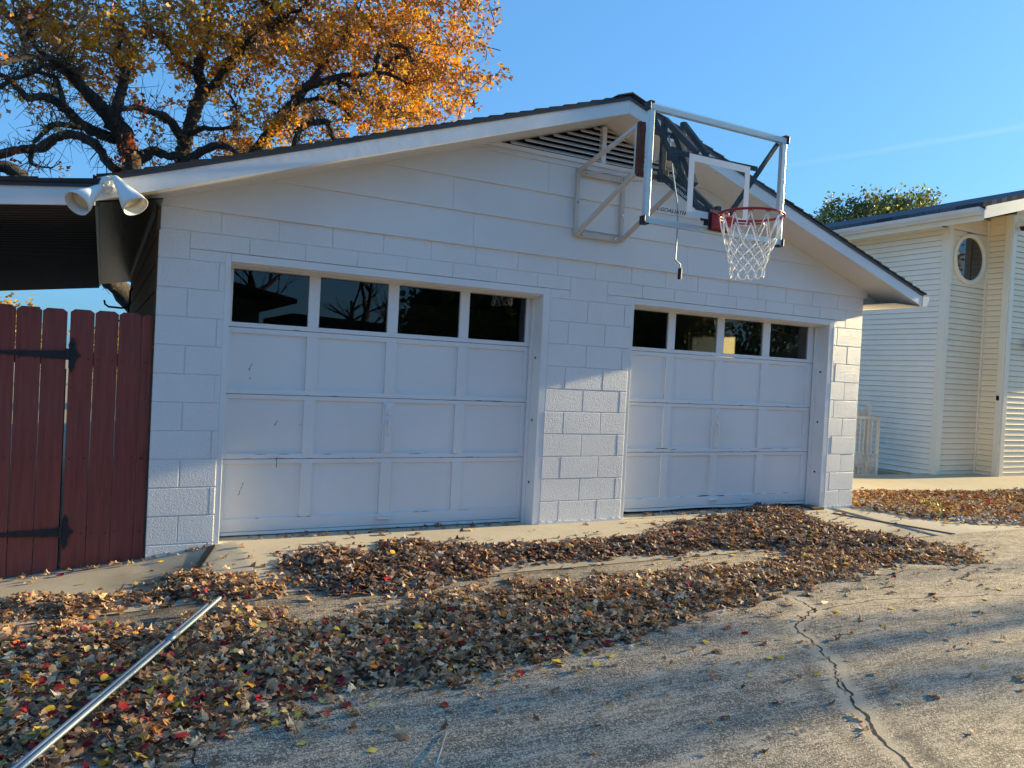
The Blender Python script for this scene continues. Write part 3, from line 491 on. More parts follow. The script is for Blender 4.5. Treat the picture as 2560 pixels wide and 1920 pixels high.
# ---------------------------------------------------------------- garage
GA = thing('garage', (3.66, 0, 0), 'low white painted block garage with two garage doors and a shallow gable', 'garage')
B_, H_ = .4064, .2032
SL = .335; AX, AZ_ = 3.66, 3.655
SLR = .3215
def rk(x): return AZ_-(SL if x < AX else SLR)*abs(x-AX)
DW = [(.450, 3.189), (4.082, 6.866)]; LT = 2.114; WR = 7.333
def wall_front():
    m = MB(); m2 = MB()
    t = .20
    for x0, x1 in ((0.004, .45), (3.189, 4.082), (6.866, WR-.004)): m.box(x0, x1, .004, t, -.3, LT)
    m.box(.004, WR-.004, .004, t, LT, 2.40)
    gp = .0024
    r = random.Random(4)
    i_row = [0]
    def blk(x0, x1, z0, z1):
        i_ = i_row[0]
        if x1-x0 < .012: return
        pr = (-.0022 if i_ >= 10 else -.0032)+r.uniform(-.0010, .0010); m2.box(x0+gp, x1-gp, pr, .02, z0+gp, z1-gp)
    lint = 10.4*H_
    for i in range(-2, 12):
        i_row[0] = i
        z0, z1 = i*H_, (i+1)*H_
        if i == 11: z1 = 2.40
        even = i % 2 == 0
        if i == 11:
            xs = [0]+[n*B_ for n in range(1, 18)]+[WR]
            for a, b in zip(xs[:-1], xs[1:]): blk(a, b, z0, z1)
            continue
        if i == 10:
            blk(0, .2032, z0, z1); blk(.2032, .45, z0, lint)
            xs = [.2032]+[(n+.5)*B_ for n in range(1, 8)]+[3.395]
            for a, b in zip(xs[:-1], xs[1:]): blk(a, b, lint, z1)
            blk(3.189, 3.395, z0, lint); blk(3.395, 3.80, z0, z1); blk(3.80, 4.082, z0, lint)
            xs = [3.80, 4.20, 4.59, 4.995, 5.40, 5.81, 6.22, 6.63, 7.05]
            for a, b in zip(xs[:-1], xs[1:]): blk(a, b, lint, z1)
            blk(6.866, 7.05, z0, lint); blk(7.05, WR, z0, z1)
            continue
        j = lambda s: r.uniform(-.006, .006)
        if even:
            blk(0, .2032+j(0), z0, z1); blk(.2032, .45, z0, z1)
            a, b = 3.39+j(0), 3.80+j(0); blk(3.189, a, z0, z1); blk(a, b, z0, z1); blk(b, 4.082, z0, z1)
            a = 7.10+j(0); blk(6.866, a, z0, z1); blk(a, WR, z0, z1)
        else:
            blk(0, .4064+j(0), z0, z1); blk(.4064, .45, z0, z1)
            a, b = 3.596+j(0), 4.002+j(0); blk(3.189, a, z0, z1); blk(a, b, z0, z1); blk(b, 4.082, z0, z1)
            a = 6.93+j(0); blk(6.866, a, z0, z1); blk(a, WR, z0, z1)
    m.v, m.f = m.v, m.f
    n = len(m.v); m.v += m2.v; m.f += [tuple(k+n for k in f) for f in m2.f]
    return m
wall_front().build('front_wall', M_block, GA, bevel=.0045)
m = MB(); # paint smear on pier bases
r = random.Random(8)
for x0, x1 in ((3.18, 4.09), (6.86, 7.34)):
    n = 26; pts = [(x0, -.03)]+[(x0+(x1-x0)*i/n, .012+r.uniform(0, .016)) for i in range(n+1)]+[(x1, -.03)]
    m.prism(pts, -.010, .0)
explode(m.build('base_smear', M_white, GA))
m = MB()  # side and rear walls
wy0, wy1, wz0, wz1 = 1.80, 2.75, 1.25, 2.03
m.box(7.15, 7.325, .20, wy0, -.3, 2.42).box(7.15, 7.325, wy1, 6.24, -.3, 2.42).box(7.15, 7.325, wy0, wy1, -.3, wz0).box(7.15, 7.325, wy0, wy1, wz1, 2.42)
m.box(.03, 7.15, 6.06, 6.24, -.3, 2.42)
m.build('side_wall', M_block, GA)
m = MB(); m.box(.01, .20, .203, 6.06, -.3, 2.40)
for k in range(13): z0 = -.2+k*.2; m.prism([(-.006, z0), (.01, z0), (.01, z0+.2), (.004, z0+.197)], .03, 6.2, 'y')
m.build('left_wall', M_brown, GA)
MB().box(-.012, .010, -.006, .035, 2.22, 2.40).box(-.03, .012, -.03, .02, 2.40, 2.47).build('corner_board', M_brown, GA)
m = MB(); m.box(.2, 7.15, .26, 6.06, -.05, .012); m.box(.19, 7.16, .19, 6.07, 2.375, 2.39); m.build('floor_and_ceiling', M_intr, GA)
sh = MB().box(7.19, 7.195, wy0+.04, wy1-.04, wz0+.03, wz1-.03).build('side_window', M_shade, GA)
MB().box(7.20, 7.25, wy0, wy0+.05, wz0, wz1).box(7.20, 7.25, wy1-.05, wy1, wz0, wz1).box(7.20, 7.25, wy0+.05, wy1-.05, wz1-.05, wz1).box(7.20, 7.25, wy0+.05, wy1-.05, wz0, wz0+.05).build('frame', M_white, sh)
# siding
def siding():
    m = MB()
    zs = [2.393, 2.672, 2.945, 3.215]
    butt = {0: [4.72, 2.4], 1: [2.2, 5.5], 2: [1.75, 3.1], 3: [2.2, 5.0]}
    def lim(z): return max(-.008, AX-(AZ_-z)/SL), min(WR+.035, AX+(AZ_-z)/SLR)
    for i, z0 in enumerate(zs):
        z1 = (zs+[3.262])[i+1] if i < 3 else 3.262
        xs_ = [lim(z0)[0]]+sorted(butt.get(i, []))+[lim(z0)[1]]
        zt = z1+.004
        for a, b in zip(xs_[:-1], xs_[1:]):
            P = [(a+.001, z0), (b-.001, z0), (b-.001, zt), (a+.001, zt)]
            for sg in (-1, 1):      # clip under each rake
                Q = []; ins = lambda p: (AZ_+.004-p[1]-(SL if sg < 0 else SLR)*sg*(p[0]-AX))
                for i_ in range(len(P)):
                    p, q = P[i_], P[(i_+1) % len(P)]; dp, dq = ins(p), ins(q)
                    if dp >= 0: Q.append(p)
                    if dp*dq < 0: t = dp/(dp-dq); Q.append((p[0]+(q[0]-p[0])*t, p[1]+(q[1]-p[1])*t))
                P = Q
                if len(P) < 3: break
            if len(P) < 3: continue
            n_ = len(P); yf = lambda z: -.024+.016*(z-z0)/(zt-z0)
            m.add([(p[0], yf(p[1]), p[1]) for p in P]+[(p[0], 0, p[1]) for p in P], [tuple(range(n_)), tuple(range(2*n_-1, n_-1, -1))]+[(k, k+n_, (k+1) % n_+n_, (k+1) % n_) for k in range(n_)])
    return m
siding().build('gable_siding', M_side, GA)
# louvered vent in the gable
vt = MB()
zb = 3.262
def tri(z): return AX-(AZ_-z)/SL, AX+(AZ_-z)/SLR
vt.prism([(tri(zb)[0], zb), (tri(zb)[1], zb), (tri(zb+.035)[1], zb+.035), (tri(zb+.035)[0], zb+.035)], -.034, .0)
vt.box(AX-.022, AX+.022, -.034, .02, zb+.036, 3.63)
vo = vt.build('gable_vent', M_side, GA)
m = MB(); z = zb+.045
while z < 3.61:
    for sgn in (-1, 1):
        a, b = tri(z+.03); 
        x0, x1 = (a, AX-.023) if sgn < 0 else (AX+.023, b)
        if x1-x0 < .05: continue
        e = .03/SL
        xa, xb = (x0, x1)
        m.add([(xa, -.026, z), (xb, -.026, z), (xb, .03, z+.038), (xa, .03, z+.038), (xa, -.026, z+.006), (xb, -.026, z+.006), (xb, .03, z+.044), (xa, .03, z+.044)],
              [(0,1,2,3),(7,6,5,4),(0,4,5,1),(1,5,6,2),(2,6,7,3),(3,7,4,0)])
    z += .047
m.build('louver_slats', M_side, vo)
MB().prism([(tri(zb)[0], zb), (tri(zb)[1], zb), (AX, AZ_-.002)], .05, .055).build('vent_backing', M_hole, vo)
# roof
YF = -.398; YB = 6.62; XL, XR = -.39, 7.79
def slope_prism(m, x0, x1, d0, d1, y0, y1):
    m.prism([(x0, rk(x0)+d0), (x1, rk(x1)+d0), (x1, rk(x1)+d1), (x0, rk(x0)+d1)], y0, y1)
m = MB(); slope_prism(m, XL, AX, 0, .131, YF, YF+.02); slope_prism(m, AX+.0015, XR, 0, .131, YF, YF+.02)
explode(m.build('fascia_board', M_fasc, GA, bevel=.002))
m = MB(); slope_prism(m, XL+.01, AX, .0, .012, YF+.021, -.03); slope_prism(m, 0, AX, .0, .012, -.029, .05); slope_prism(m, AX, XR, .0, .012, YF+.021, .05)
m.build('rake_soffit', M_soffit, GA)
MB().box(WR+.002, XR, .05, YB-.05, 2.322, 2.335).box(WR+.002, XR-.001, YF+.021, .05, 2.320, 2.322).box(XR, XR+.018, YF, YB, 2.312, 2.44).prism([(WR+.002, 2.335), (XR, 2.335), (XR, rk(XR)+.010), (WR+.002, rk(WR+.002)+.010)], .040, .049).build('eave_soffit', M_soffit, GA)
m = MB(); m.add([(-.375, YF+.02, 2.292), (.0, YF+.02, 2.365), (.0, YB-.1, 2.365), (-.375, YB-.1, 2.292)], [(0,1,2,3)][::-1]); m.add([(-.375, YF+.02, 2.302), (.0, YF+.02, 2.375), (.0, YB-.1, 2.375), (-.375, YB-.1, 2.302)], [(0,1,2,3)])
m.box(-.392, -.372, YF+.02, YB-.1, 2.262, 2.33); m.box(-.02, .004, .04, YB-.4, 2.33, 2.372)
m.build('left_eave_soffit', M_eavedark, GA)
m = MB(); slope_prism(m, XL, AX, .131, .142, YF, YB); slope_prism(m, AX, XR+.03, .131, .142, YF, YB)
# shingle courses
n = int(4.02/.135)
for side in (-1, 1):
    for i in range(34):
        a = i*.135; b = a+.137
        if side < 0:
            x0, x1 = AX-a, AX-b
            if x1 < XL-.02: x1 = XL-.02
            if x0 <= x1: continue
        else:
            x0, x1 = AX+a, AX+b
            if x1 > XR+.05: x1 = XR+.05
            if x0 >= x1: continue
        jit = random.uniform(0, .005)
        m.prism([(x0, rk(x0)+.143), (x1, rk(x1)+.143), (x1, rk(x1)+.158+jit), (x0, rk(x0)+.148)], YF-.022-random.uniform(0, .006), YB)
m.prism([(AX-.16, rk(AX-.16)+.166), (AX-.15, rk(AX-.15)+.174), (AX, rk(AX)+.176), (AX+.15, rk(AX+.15)+.174), (AX+.16, rk(AX+.16)+.166), (AX, rk(AX)+.160)], YF-.03, YB)
m.build('roof_shingles', M_shing, GA, fix=True)
m = MB(); 
for x0, x1 in ((XL-.01, 1.30), (1.28, AX), (AX, XR+.02)): slope_prism(m, x0, x1, .112 if x0 != 1.28 else .114, .146, YF-.012-(.003 if x0 == 1.28 else 0), YF-.001)
m.build('drip_edge', M_drip, GA)
gt = MB(); pr = [(XR+.02, 2.325), (XR+.095, 2.325), (XR+.10, 2.355), (XR+.13, 2.395), (XR+.132, 2.442), (XR+.126, 2.442), (XR+.02, 2.438)]
gt.prism(pr, YF-.002, YB-.05); gt.build('gutter', M_gutter, GA, fix=True)
# ---------------------------------------------------------------- garage doors
def garage_door(x0, x1, dz, panes, label, seed, hx):
    D = .195; r = random.Random(seed)
    fr = MB()
    a, b = (DW[0] if x0 < 2 else DW[1])
    # brick-mould trim and jambs
    for (u0, u1, s_) in ((a-.002, a+.038, 1), (b-.068, b+.002, -1)):
        fr.box(u0, u1, .001 if s_ > 0 else -.002, .03, -.05, LT-.002)
        fr.box(u0 if s_ < 0 else u0, u1, .03, .26, -.05, LT-.002)
    fr.box(b-.068-.018, b-.068, D-.055, D-.012, -.02, LT-.09)
    fr.box(a+.038, b-.068, -.001, .03, LT-.062, LT-.003)
    fr.box(a+.038, b-.068, .03, .08, LT-.072, LT-.003); fr.box(a+.038, b-.068, .08, .13, LT-.080, LT-.003); fr.box(a+.038, b-.068, .13, .26, LT-.088, LT-.003)
    f = fr.build('door_frame', M_white, GA, bevel=.003)
    m = MB(); jx = b-.068
    for z in (1.49, .93, .37): m.tube([(jx-.001, .085, z+dz), (jx-.005, .085, z+dz)], .017, 14)
    explode(m.build('anchor_ring', M_white, f))
    m = MB()
    for z in (1.49, .93, .37):
        m.tube([(jx-.004, .085, z+dz), (jx-.0062, .085, z+dz)], .012, 12)
    explode(m.build('anchor_hole', M_hole, f))
    door = MB(); zj = [.025, .583, 1.081, 1.587, 2.045]
    zr = [(.122, .546), (.622, 1.047), (1.120, 1.546), (1.625, 2.034)]
    gp = .002; yf = D; yb = D+.035
    sx = [x0]+[p for q in panes for p in q]+[x1]
    for i in range(4):
        z0, z1 = zj[i]+dz+gp, zj[i+1]+dz-gp; r0, r1 = zr[i][0]+dz, zr[i][1]+dz
        if i == 3: r1 = min(r1, 2.034); z1 = 2.06
        if i == 0: z0 = zj[0]+dz
        door.box(x0, x1, yf, yb, z0, r0); door.box(x0, x1, yf, yb, r1, z1)
        for k in range(0, len(sx), 2): door.box(sx[k], sx[k+1], yf, yb, r0, r1)
        if i < 3:
            for (pa, pb) in panes:
                door.box(pa, pb, yf+.018, yf+.024, r0, r1)
                c = .007
                for q in ((pa, pb, r0, r0+c), (pa, pb, r1-c, r1)): door.prism([(yf+.002, q[2] if q[2] == r0 else q[3]), (yf+.018, q[2] if q[2] == r0 else q[3]), (yf+.018, q[3] if q[2] == r0 else q[2])], pa, pb, 'x')
    d = door.build('garage_door', M_door, GA, bevel=.0035, label=label)
    for (pa, pb) in panes:
        MB().add([(pa-.004, yf+.015, 1.62+dz), (pb+.004, yf+.015, 1.62+dz), (pb+.004, yf+.015, 2.038), (pa-.004, yf+.015, 2.038)], [(0,1,2,3)]).build('window_pane', M_glass, d)
    # bottom weather strip, slightly wavy
    ws = MB(); n = 30; v = []
    for i in range(n+1):
        x = x0+.01+(x1-x0-.02)*i/n; dzz = (.006*math.sin(i*.5+seed)+r.uniform(-.002, .002)) if seed == 2 else .001*math.sin(i)
        v.append((x, zj[0]+dz-.026+dzz, zj[0]+dz-.002+dzz*.3))
    for i in range(n):
        (xa, l0, t0), (xb, l1, t1) = v[i], v[i+1]
        ws.add([(xa, D-.004, l0), (xb, D-.004, l1), (xb, D-.001, t1), (xa, D-.001, t0), (xa, D+.03, l0), (xb, D+.03, l1)], [(0,1,2,3),(0,4,5,1)])
    ws.build('weather_strip', M_white, d)
    # lock, handle, lift grip
    h = MB(); h.box(hx-.030, hx+.030, yf-.010, yf-.0005, .63+dz, 1.04+dz); h.build('lock_plate', M_door, d, bevel=.002)
    h = MB(); h.tube([(hx+.003, yf-.010, .957+dz), (hx+.003, yf-.022, .957+dz)], [.026, .020], 18); h.tube([(hx+.003, yf-.022, .957+dz), (hx+.003, yf-.027, .957+dz)], .012, 14); h.build('lock', M_white, d, smooth=False)
    h = MB(); hz = .83+dz
    h.tube([(hx, yf-.012, hz+.055), (hx, yf-.035, hz+.05), (hx+.002, yf-.040, hz+.03), (hx-.004, yf-.040, hz-.04), (hx-.008, yf-.036, hz-.065)], [.011, .011, .012, .009, .006], 8); h.box(hx-.016, hx+.016, yf-.016, yf-.010, hz+.03, hz+.075)
    h.build('handle', M_white, d, smooth=True)
    h = MB(); fz = .085+dz; h.box(hx-.075, hx+.075, yf-.006, yf-.0005, fz-.012, fz+.022)
    h.prism([(yf-.006, fz+.012), (yf-.038, fz+.006), (yf-.040, fz-.004), (yf-.030, fz-.012), (yf-.006, fz-.012)], hx-.055, hx+.055, 'x'); h.build('lift_grip', M_white, d, bevel=.002)
    # peeling paint along joints and rails, scuffs on panels
    pe = MB()
    def chip(x, z, L, hh):
        n = max(3, int(L/.012)); top = [(x+L*i/n, z+hh*(.2+r.random()*.8)*math.sin(math.pi*i/n)) for i in range(n+1)]; bot = [(x+L*i/n, z-hh*(.1+r.random()*.5)*math.sin(math.pi*i/n)) for i in range(n, -1, -1)]
        pts = top+bot[1:-1]
        pe.add([(p[0], yf-.0008, p[1]) for p in pts], [tuple(range(len(pts)-1, -1, -1))])
    for zz, n in ((zj[1]+dz+.003, 13), (zj[2]+dz+.003, 8), (.120+dz, 11), (zr[1][0]+dz-.004, 7), (zj[3]+dz+.003, 3)):
        for _ in range(n): chip(r.uniform(x0+.02, x1-.25), zz+r.uniform(-.003, .004), r.uniform(.02, .14), r.uniform(.0016, .0045))
    if seed == 2:
        chip(hx-.20, .155+dz-.03, .17, .010); chip(hx+.03, .15+dz-.03, .16, .010); chip(4.62, .60+dz+.02, .17, .009); chip(4.80, .60+dz+.01, .10, .007); chip(5.8, .07+dz, .14, .006)
    pe.build('peeling_paint', M_peel, d)
    if seed == 1:
        sc = MB()
        for cx, cz, L, an in ((.66, .35, .10, 1.25), (.90, .86, .045, 1.1), (.69, 1.29, .06, 1.2), (.69, 1.20, .012, 1), (.915, .56, .09, 1.57), (1.09, .85, .008, 1)):
            n = 9; d_ = Vector((math.cos(an), math.sin(an))); e_ = Vector((-d_.y, d_.x)); P = []
            for i in range(n+1): q = Vector((cx, cz))+d_*L*(i/n-.5)+e_*.008*r.random(); P.append(q)
            for i in range(n, -1, -1): q = Vector((cx, cz))+d_*L*(i/n-.5)-e_*.004*r.random(); P.append(q)
            yy = yf+.0172 if cz != .56 else yf-.0012
            sc.add([(p.x, yy, p.y) for p in P], [tuple(range(len(P)-1, -1, -1))])
        sc.build('scuff_marks', M_scuff, d)
    # threshold
    return d
garage_door(.492, 3.118, 0.0, [(.535, 1.105), (1.192, 1.758), (1.849, 2.408), (2.497, 3.065)], 'left garage door, lit pale blue, its windows above the worn panels', 1, 1.805)
garage_door(4.124, 6.795, .036, [(4.165, 4.70), (4.79, 5.35), (5.445, 6.005), (6.11, 6.70)], 'right garage door, raised a little with peeling paint at its lift grip', 2, 5.41)
m = MB(); m.box(.46, 3.18, -.03, .26, -.06, -.012); m.box(4.09, 6.86, .003, .26, -.06, .004); m.build('threshold', M_apron, GA)
# ---------------------------------------------------------------- hooks, carport, gate, fence, lamp
hk = thing('wall_hook', (0, 5.2, 1.85), 'black iron hooks fixed to the brown side wall above the fence', 'hook')
for y0, z0, nm in ((5.1, 1.95, 1), (5.5, 1.80, 2)):
    m = MB(); m.tube([(.0, y0, z0+.22), (-.03, y0, z0+.18), (-.035, y0, z0+.02), (-.06, y0, z0-.03), (-.12, y0, z0-.045), (-.27, y0, z0-.04), (-.31, y0, z0-.01), (-.32, y0, z0+.04)], .013, 8)
    m.build('hook', M_hinge, hk, smooth=True)
CP = thing('carport', (-.9, -.4, 0), 'low carport roof with white fascia and black corrugated ceiling left of the garage', 'carport')
m = MB(); m.prism([(-3.8, 2.318-.13*3.8), (-.392, 2.318-.13*.392), (-.392, 2.318-.13*.392+.125), (-3.8, 2.318-.13*3.8+.125)], YF-.004, YF+.018); m.build('fascia_board', M_fasc, CP, bevel=.002)
m = MB(); m.prism([(-3.8, 2.43-.13*3.8), (-.36, 2.43-.13*.36), (-.36, 2.47-.13*.36), (-3.8, 2.47-.13*3.8)], YF-.016, YF-.005); m.build('drip_edge', M_drip, CP)
m = MB()
for i in range(9):
    x1 = -.30-i*.4; x0 = x1-.42; m.prism([(x0, 2.455-.13*-x0), (x1, 2.455-.13*-x1), (x1, 2.472+.13*x1+.012), (x0, 2.472+.13*x0+.002)], YF-.03-random.uniform(0, .01), 7.0)
m.build('roof_shingles', M_shing, CP, fix=True)
m = MB(); yy = YF+.02; k = 0; pts = []
while yy < 7.0:
    for (t, h) in ((0, 0), (.025, 0), (.04, .022), (.085, .022), (.10, 0)): pts.append((yy+t, h))
    yy += .105
for (y, h) in pts:
    for x in (-3.8, -.392): m.v.append((x, y, 2.325+.13*x+h))
for i in range(len(pts)-1): m.f.append((2*i, 2*i+1, 2*i+3, 2*i+2))
m.build('corrugated_ceiling', M_corr, CP)
m = MB(); m.box(-3.8, -3.7, YF+.05, YF+.15, -.3, 1.85).box(-3.8, -3.7, 6.8, 6.9, -.4, 1.85); explode(m.build('post', M_white, CP))
def pickets(xs, ytop, seed):
    m = MB(); r = random.Random(seed)
    for (a, b) in xs:
        zt = 1.625+r.uniform(-.004, .006); c = min(.026, (b-a)*.3); zb_ = float(g((a+b)/2, .06))+.004
        yo = r.uniform(-.003, .003)
        m.prism([(a, zb_), (b, zb_), (b, zt-c*.75), (b-c, zt), (a+c, zt), (a, zt-c*.75)], .045+yo, .063+yo)
    return m
gx = []; x = -.532
while x > -3.2: gx.append((x-.142-random.uniform(0, .002), x)); x -= .1465
tag(MB().box(-.60, -.53, .105, .175, -.25, 1.22).build('fence_post', M_picket, None, bevel=.003), 'dark stained post standing behind the gap between gate and fence panel', 'post')
GT = thing('wooden_gate', (-1.2, .06, -.2), 'dark red stained dog-eared picket gate left of the gap', 'gate')
pickets(gx, 0, 3).build('picket_boards', M_picket, GT, bevel=.002)
explode(MB().box(-3.1, -.56, .064, .10, .05, .14).box(-3.1, -.56, .064, .10, 1.25, 1.34).build('rail', M_picket, GT))
fx = [(-.514, -.371), (-.367, -.224), (-.221, -.081), (-.078, -.010)]
FN = thing('wood_fence', (-.26, .06, -.15), 'short dark red picket fence panel against the garage corner', 'fence')
pickets(fx, 0, 5).build('picket_boards', M_picket, FN, bevel=.002)
explode(MB().box(-.51, -.014, .064, .10, .05, .14).box(-.51, -.014, .064, .10, 1.25, 1.34).build('rail', M_picket, FN))
m = MB(); r = random.Random(2)
for (a, b) in fx+gx[:3]:
    for z in (1.29, .62, .10):
        for q in (a+.025, b-.03):
            if q < b: m.tube([(q, .0425, z+r.uniform(-.01, .01)), (q, .0395, z)], .0035, 6)
m.build('nail_heads', M_dark, FN)
def hinge(z, seed):
    m = MB(); y0, y1 = .036, .041
    xr = -.524
    # long strap on the gate, tapered with a spear tip
    P = [(xr, z+.028), (xr-.10, z+.026), (xr-.13, z+.022), (xr-.22, z+.018), (xr-.25, z+.021), (xr-.28, z+.016), (xr-.37, z+.011), (xr-.39, z+.018), (xr-.435, z), (xr-.39, z-.018), (xr-.37, z-.011), (xr-.28, z-.016), (xr-.25, z-.021), (xr-.22, z-.018), (xr-.13, z-.022), (xr-.10, z-.026), (xr, z-.028)]
    m.prism(P, y0, y1)
    Q = [(xr+.008, z+.085), (xr+.017, z+.098), (xr+.027, z+.122), (xr+.037, z+.098), (xr+.046, z+.085), (xr+.042, z+.058), (xr+.050, z+.034), (xr+.060, z+.018), (xr+.080, z), (xr+.060, z-.018), (xr+.050, z-.034), (xr+.042, z-.058), (xr+.046, z-.085), (xr+.037, z-.098), (xr+.027, z-.122), (xr+.017, z-.098), (xr+.008, z-.085)]
    m.prism(Q, y0, y1)
    h = m.build('strap_hinge', M_hinge, GT, bevel=.001)
    m = MB(); m.tube([(xr+.002, .030, z-.033), (xr+.002, .030, z+.036)], .011, 12); m.tube([(xr+.002, .030, z+.036), (xr+.002, .030, z+.044)], .014, 12); m.build('pin_barrel', M_hinge, h, smooth=False)
    m = MB()
    for (x, zz) in ((xr-.40, z), (xr-.27, z), (xr-.09, z), (xr+.027, z+.075), (xr+.048, z), (xr+.027, z-.075)): m.lathe((x, .036, zz), (0, -1, 0), [(0, .010), (.004, .009), (.007, .004), (.0075, .0005)], 10)
    explode(m.build('bolt', M_hinge, h, smooth=True))
hinge(1.315, 1); hinge(.115, 2)
# twin flood lamp on the fascia
FL = thing('floodlight', (-.335, -.40, 2.42), 'white twin floodlight with two flared shades on the roof edge corner', 'floodlight')
m = MB(); c = (-.332, YF-.001, 2.412); m.tube([c, (c[0], c[1]-.012, c[2])], [.064, .062], 28); m.tube([(c[0], c[1]-.012, c[2]), (c[0], c[1]-.03, c[2])], [.052, .040], 8); m.tube([(c[0], c[1]-.03, c[2]), (c[0], c[1]-.042, c[2])], .016, 12)
m.tube([(c[0]+.028, c[1]-.02, c[2]-.03), (c[0]+.028, c[1]-.04, c[2]-.032)], .014, 10); m.tube([(c[0]+.03, c[1]-.02, c[2]+.03), (c[0]+.035, c[1]-.045, c[2]+.034)], .012, 10); m.tube([(c[0]-.028, c[1]-.02, c[2]-.022), (c[0]-.035, c[1]-.045, c[2]-.03)], .012, 10)
m.build('mounting_plate', M_fluted, FL, bevel=.002)
for (a, b, lab) in (((-.366, -.455, 2.376), (-.486, -.585, 2.232), 'left shade'), ((-.290, -.455, 2.448), (-.166, -.575, 2.262), 'right shade')):
    A = Vector(a); Bv = Vector(b); d = (Bv-A).normalized(); L = (Bv-A).length
    m = MB(); m.lathe(A, d, [(0, .016), (.012, .021), (.03, .026), (L*.35, .036), (L*.62, .056), (L*.84, .073), (L, .078), (L, .075), (L*.84, .070), (L*.62, .053), (L*.3, .030)], 36)
    s_ = m.build('lamp_shade', M_fluted, FL, smooth=True)
    m = MB(); m.lathe(A, d, [(L*.78, .062), (L*.80, .056), (L*.83, .03), (L*.84, .0005)], 30); m.build('bulb_lens', M_lens, s_, smooth=True)
m = MB(); m.tube([(-.352, -.432, 2.392), (-.37, -.459, 2.372)], .011, 10); m.tube([(-.300, -.432, 2.436), (-.288, -.459, 2.452)], .011, 10); explode(m.build('swivel_arm', M_steel, FL))
# ---------------------------------------------------------------- basketball hoop on the gable
BH = thing('basketball_hoop', (3.8, -.02, 2.6), 'wall mounted basketball hoop with clear backboard, red rim and white net', 'basketball hoop')
def text_mesh(name, body, mat, parent, size, M, ext=.0006, shear=.25, offset=.028, sx=1.25):
    cu = bpy.data.curves.new(name, 'FONT'); cu.body = body; cu.size = size; cu.extrude = ext; cu.shear = shear; cu.offset = offset*size; cu.space_character = 1.05; cu.align_x = 'LEFT'
    o = bpy.data.objects.new(name, cu); COL.objects.link(o); dg = bpy.context.evaluated_depsgraph_get(); me = bpy.data.meshes.new_from_object(o.evaluated_get(dg)); bpy.data.objects.remove(o)
    me.name = name; me.transform(M @ Matrix.Diagonal((sx, 1, 1, 1))); me.materials.clear(); return link(name, me, mat, parent)
wb = MB()
x0, x1, z0, z1 = 3.375, 3.905, 2.60, 3.20; t = .034; yw = -.024
wb.box(x0, x0+t, yw-.03, yw, z0, z1).box(x1-t, x1, yw-.03, yw, z0, z1).box(x0+t, x1-t, yw-.028, yw, z0, z0+.045).box(x0+t, x1-t, yw-.028, yw, z1-.05, z1)
px0, px1, pz0, pz1, py = 3.50, 4.02, 3.035, 3.445, -.745
for (xa, xb) in ((x0+t/2, px0+.015), (x1-t/2, px1-.015)):
    wb.bar((xa, yw-.03, z0+.02), (xb, py+.02, pz0+.01), t); wb.bar((xa, yw-.03, z1-.02), (xb, py+.02, pz1-.01), t*.95)
    wb.bar((xa, yw-.02, z1-.03), (xb, py+.02, pz0+.02), .014)
wb.bar((px0+.012, py+.014, pz0), (px0+.012, py+.014, pz1), .03).bar((px1-.012, py+.014, pz0), (px1-.012, py+.014, pz1), .03)
wb.bar((px0, py+.014, pz0), (px1, py+.014, pz0), .03).bar((px0, py+.014, pz1), (px1, py+.014, pz1), .03)
wb_o = wb.build('wall_bracket', M_fstl, BH, bevel=.003)
m = MB()
for (x, z) in ((x0+.09, z0+.022), (x1-.09, z0+.022), (x0+.09, z1-.025), (x1-.09, z1-.025), (x0+.017, 2.9), (x1-.017, 2.85)): m.tube([(x, yw-.029, z), (x, yw-.038, z)], .012, 6)
explode(m.build('bolt', M_steel, wb_o))
explode(MB().box(px0-.01, px0+.05, py-.045, py-.003, pz0-.005, pz1+.01).box(px1-.05, px1+.01, py-.045, py-.003, pz0-.005, pz1+.01).build('mounting_board', M_rust, BH, bevel=.003))
MB().bar((px0, py-.03, 3.40), (4.0, py-.03, 3.40), .035).build('upper_cross_tube', M_rust, BH)
MB().bar((px0, py-.03, 3.03), (4.0, py-.03, 3.03), .035).build('lower_cross_tube', M_rust, BH)
# steel mechanism
ms = MB()
ms.box(3.70, 3.745, -.83, -.79, 3.0, 3.52).box(3.90, 3.945, -.83, -.79, 3.0, 3.52); ms.box(3.70, 3.945, -.815, -.80, 3.18, 3.30); ms.box(3.69, 3.755, -.86, -.79, 2.99, 3.08).box(3.89, 3.955, -.86, -.79, 2.99, 3.08)
mo = ms.build('steel_carriage', M_blackst, BH, bevel=.002)
arms = []
for (xa, xb) in ((3.722, 3.765), (3.922, 3.865)):
    for zt, zbm, w_, xe_ in ((3.035, 2.655, .058, xb), (3.50, 3.095, .05, xb-.13)):
        m = MB(); m.bar((xa, -.82, zt), (xe_, -1.34, zbm), .03, w_); arms.append(m.build('lift_arm', M_blackst, BH, bevel=.003))
bk = MB(); bk.bar((3.765, -1.345, 2.56), (3.765, -1.345, 2.72), .04).bar((3.865, -1.345, 2.56), (3.865, -1.345, 2.72), .04)
# gas spring and crank screw
bk.bar((3.83, -.82, 3.42), (3.83, -1.10, 2.93), .05)
explode(bk.build('upright_bar', M_blackst, BH, bevel=.003))
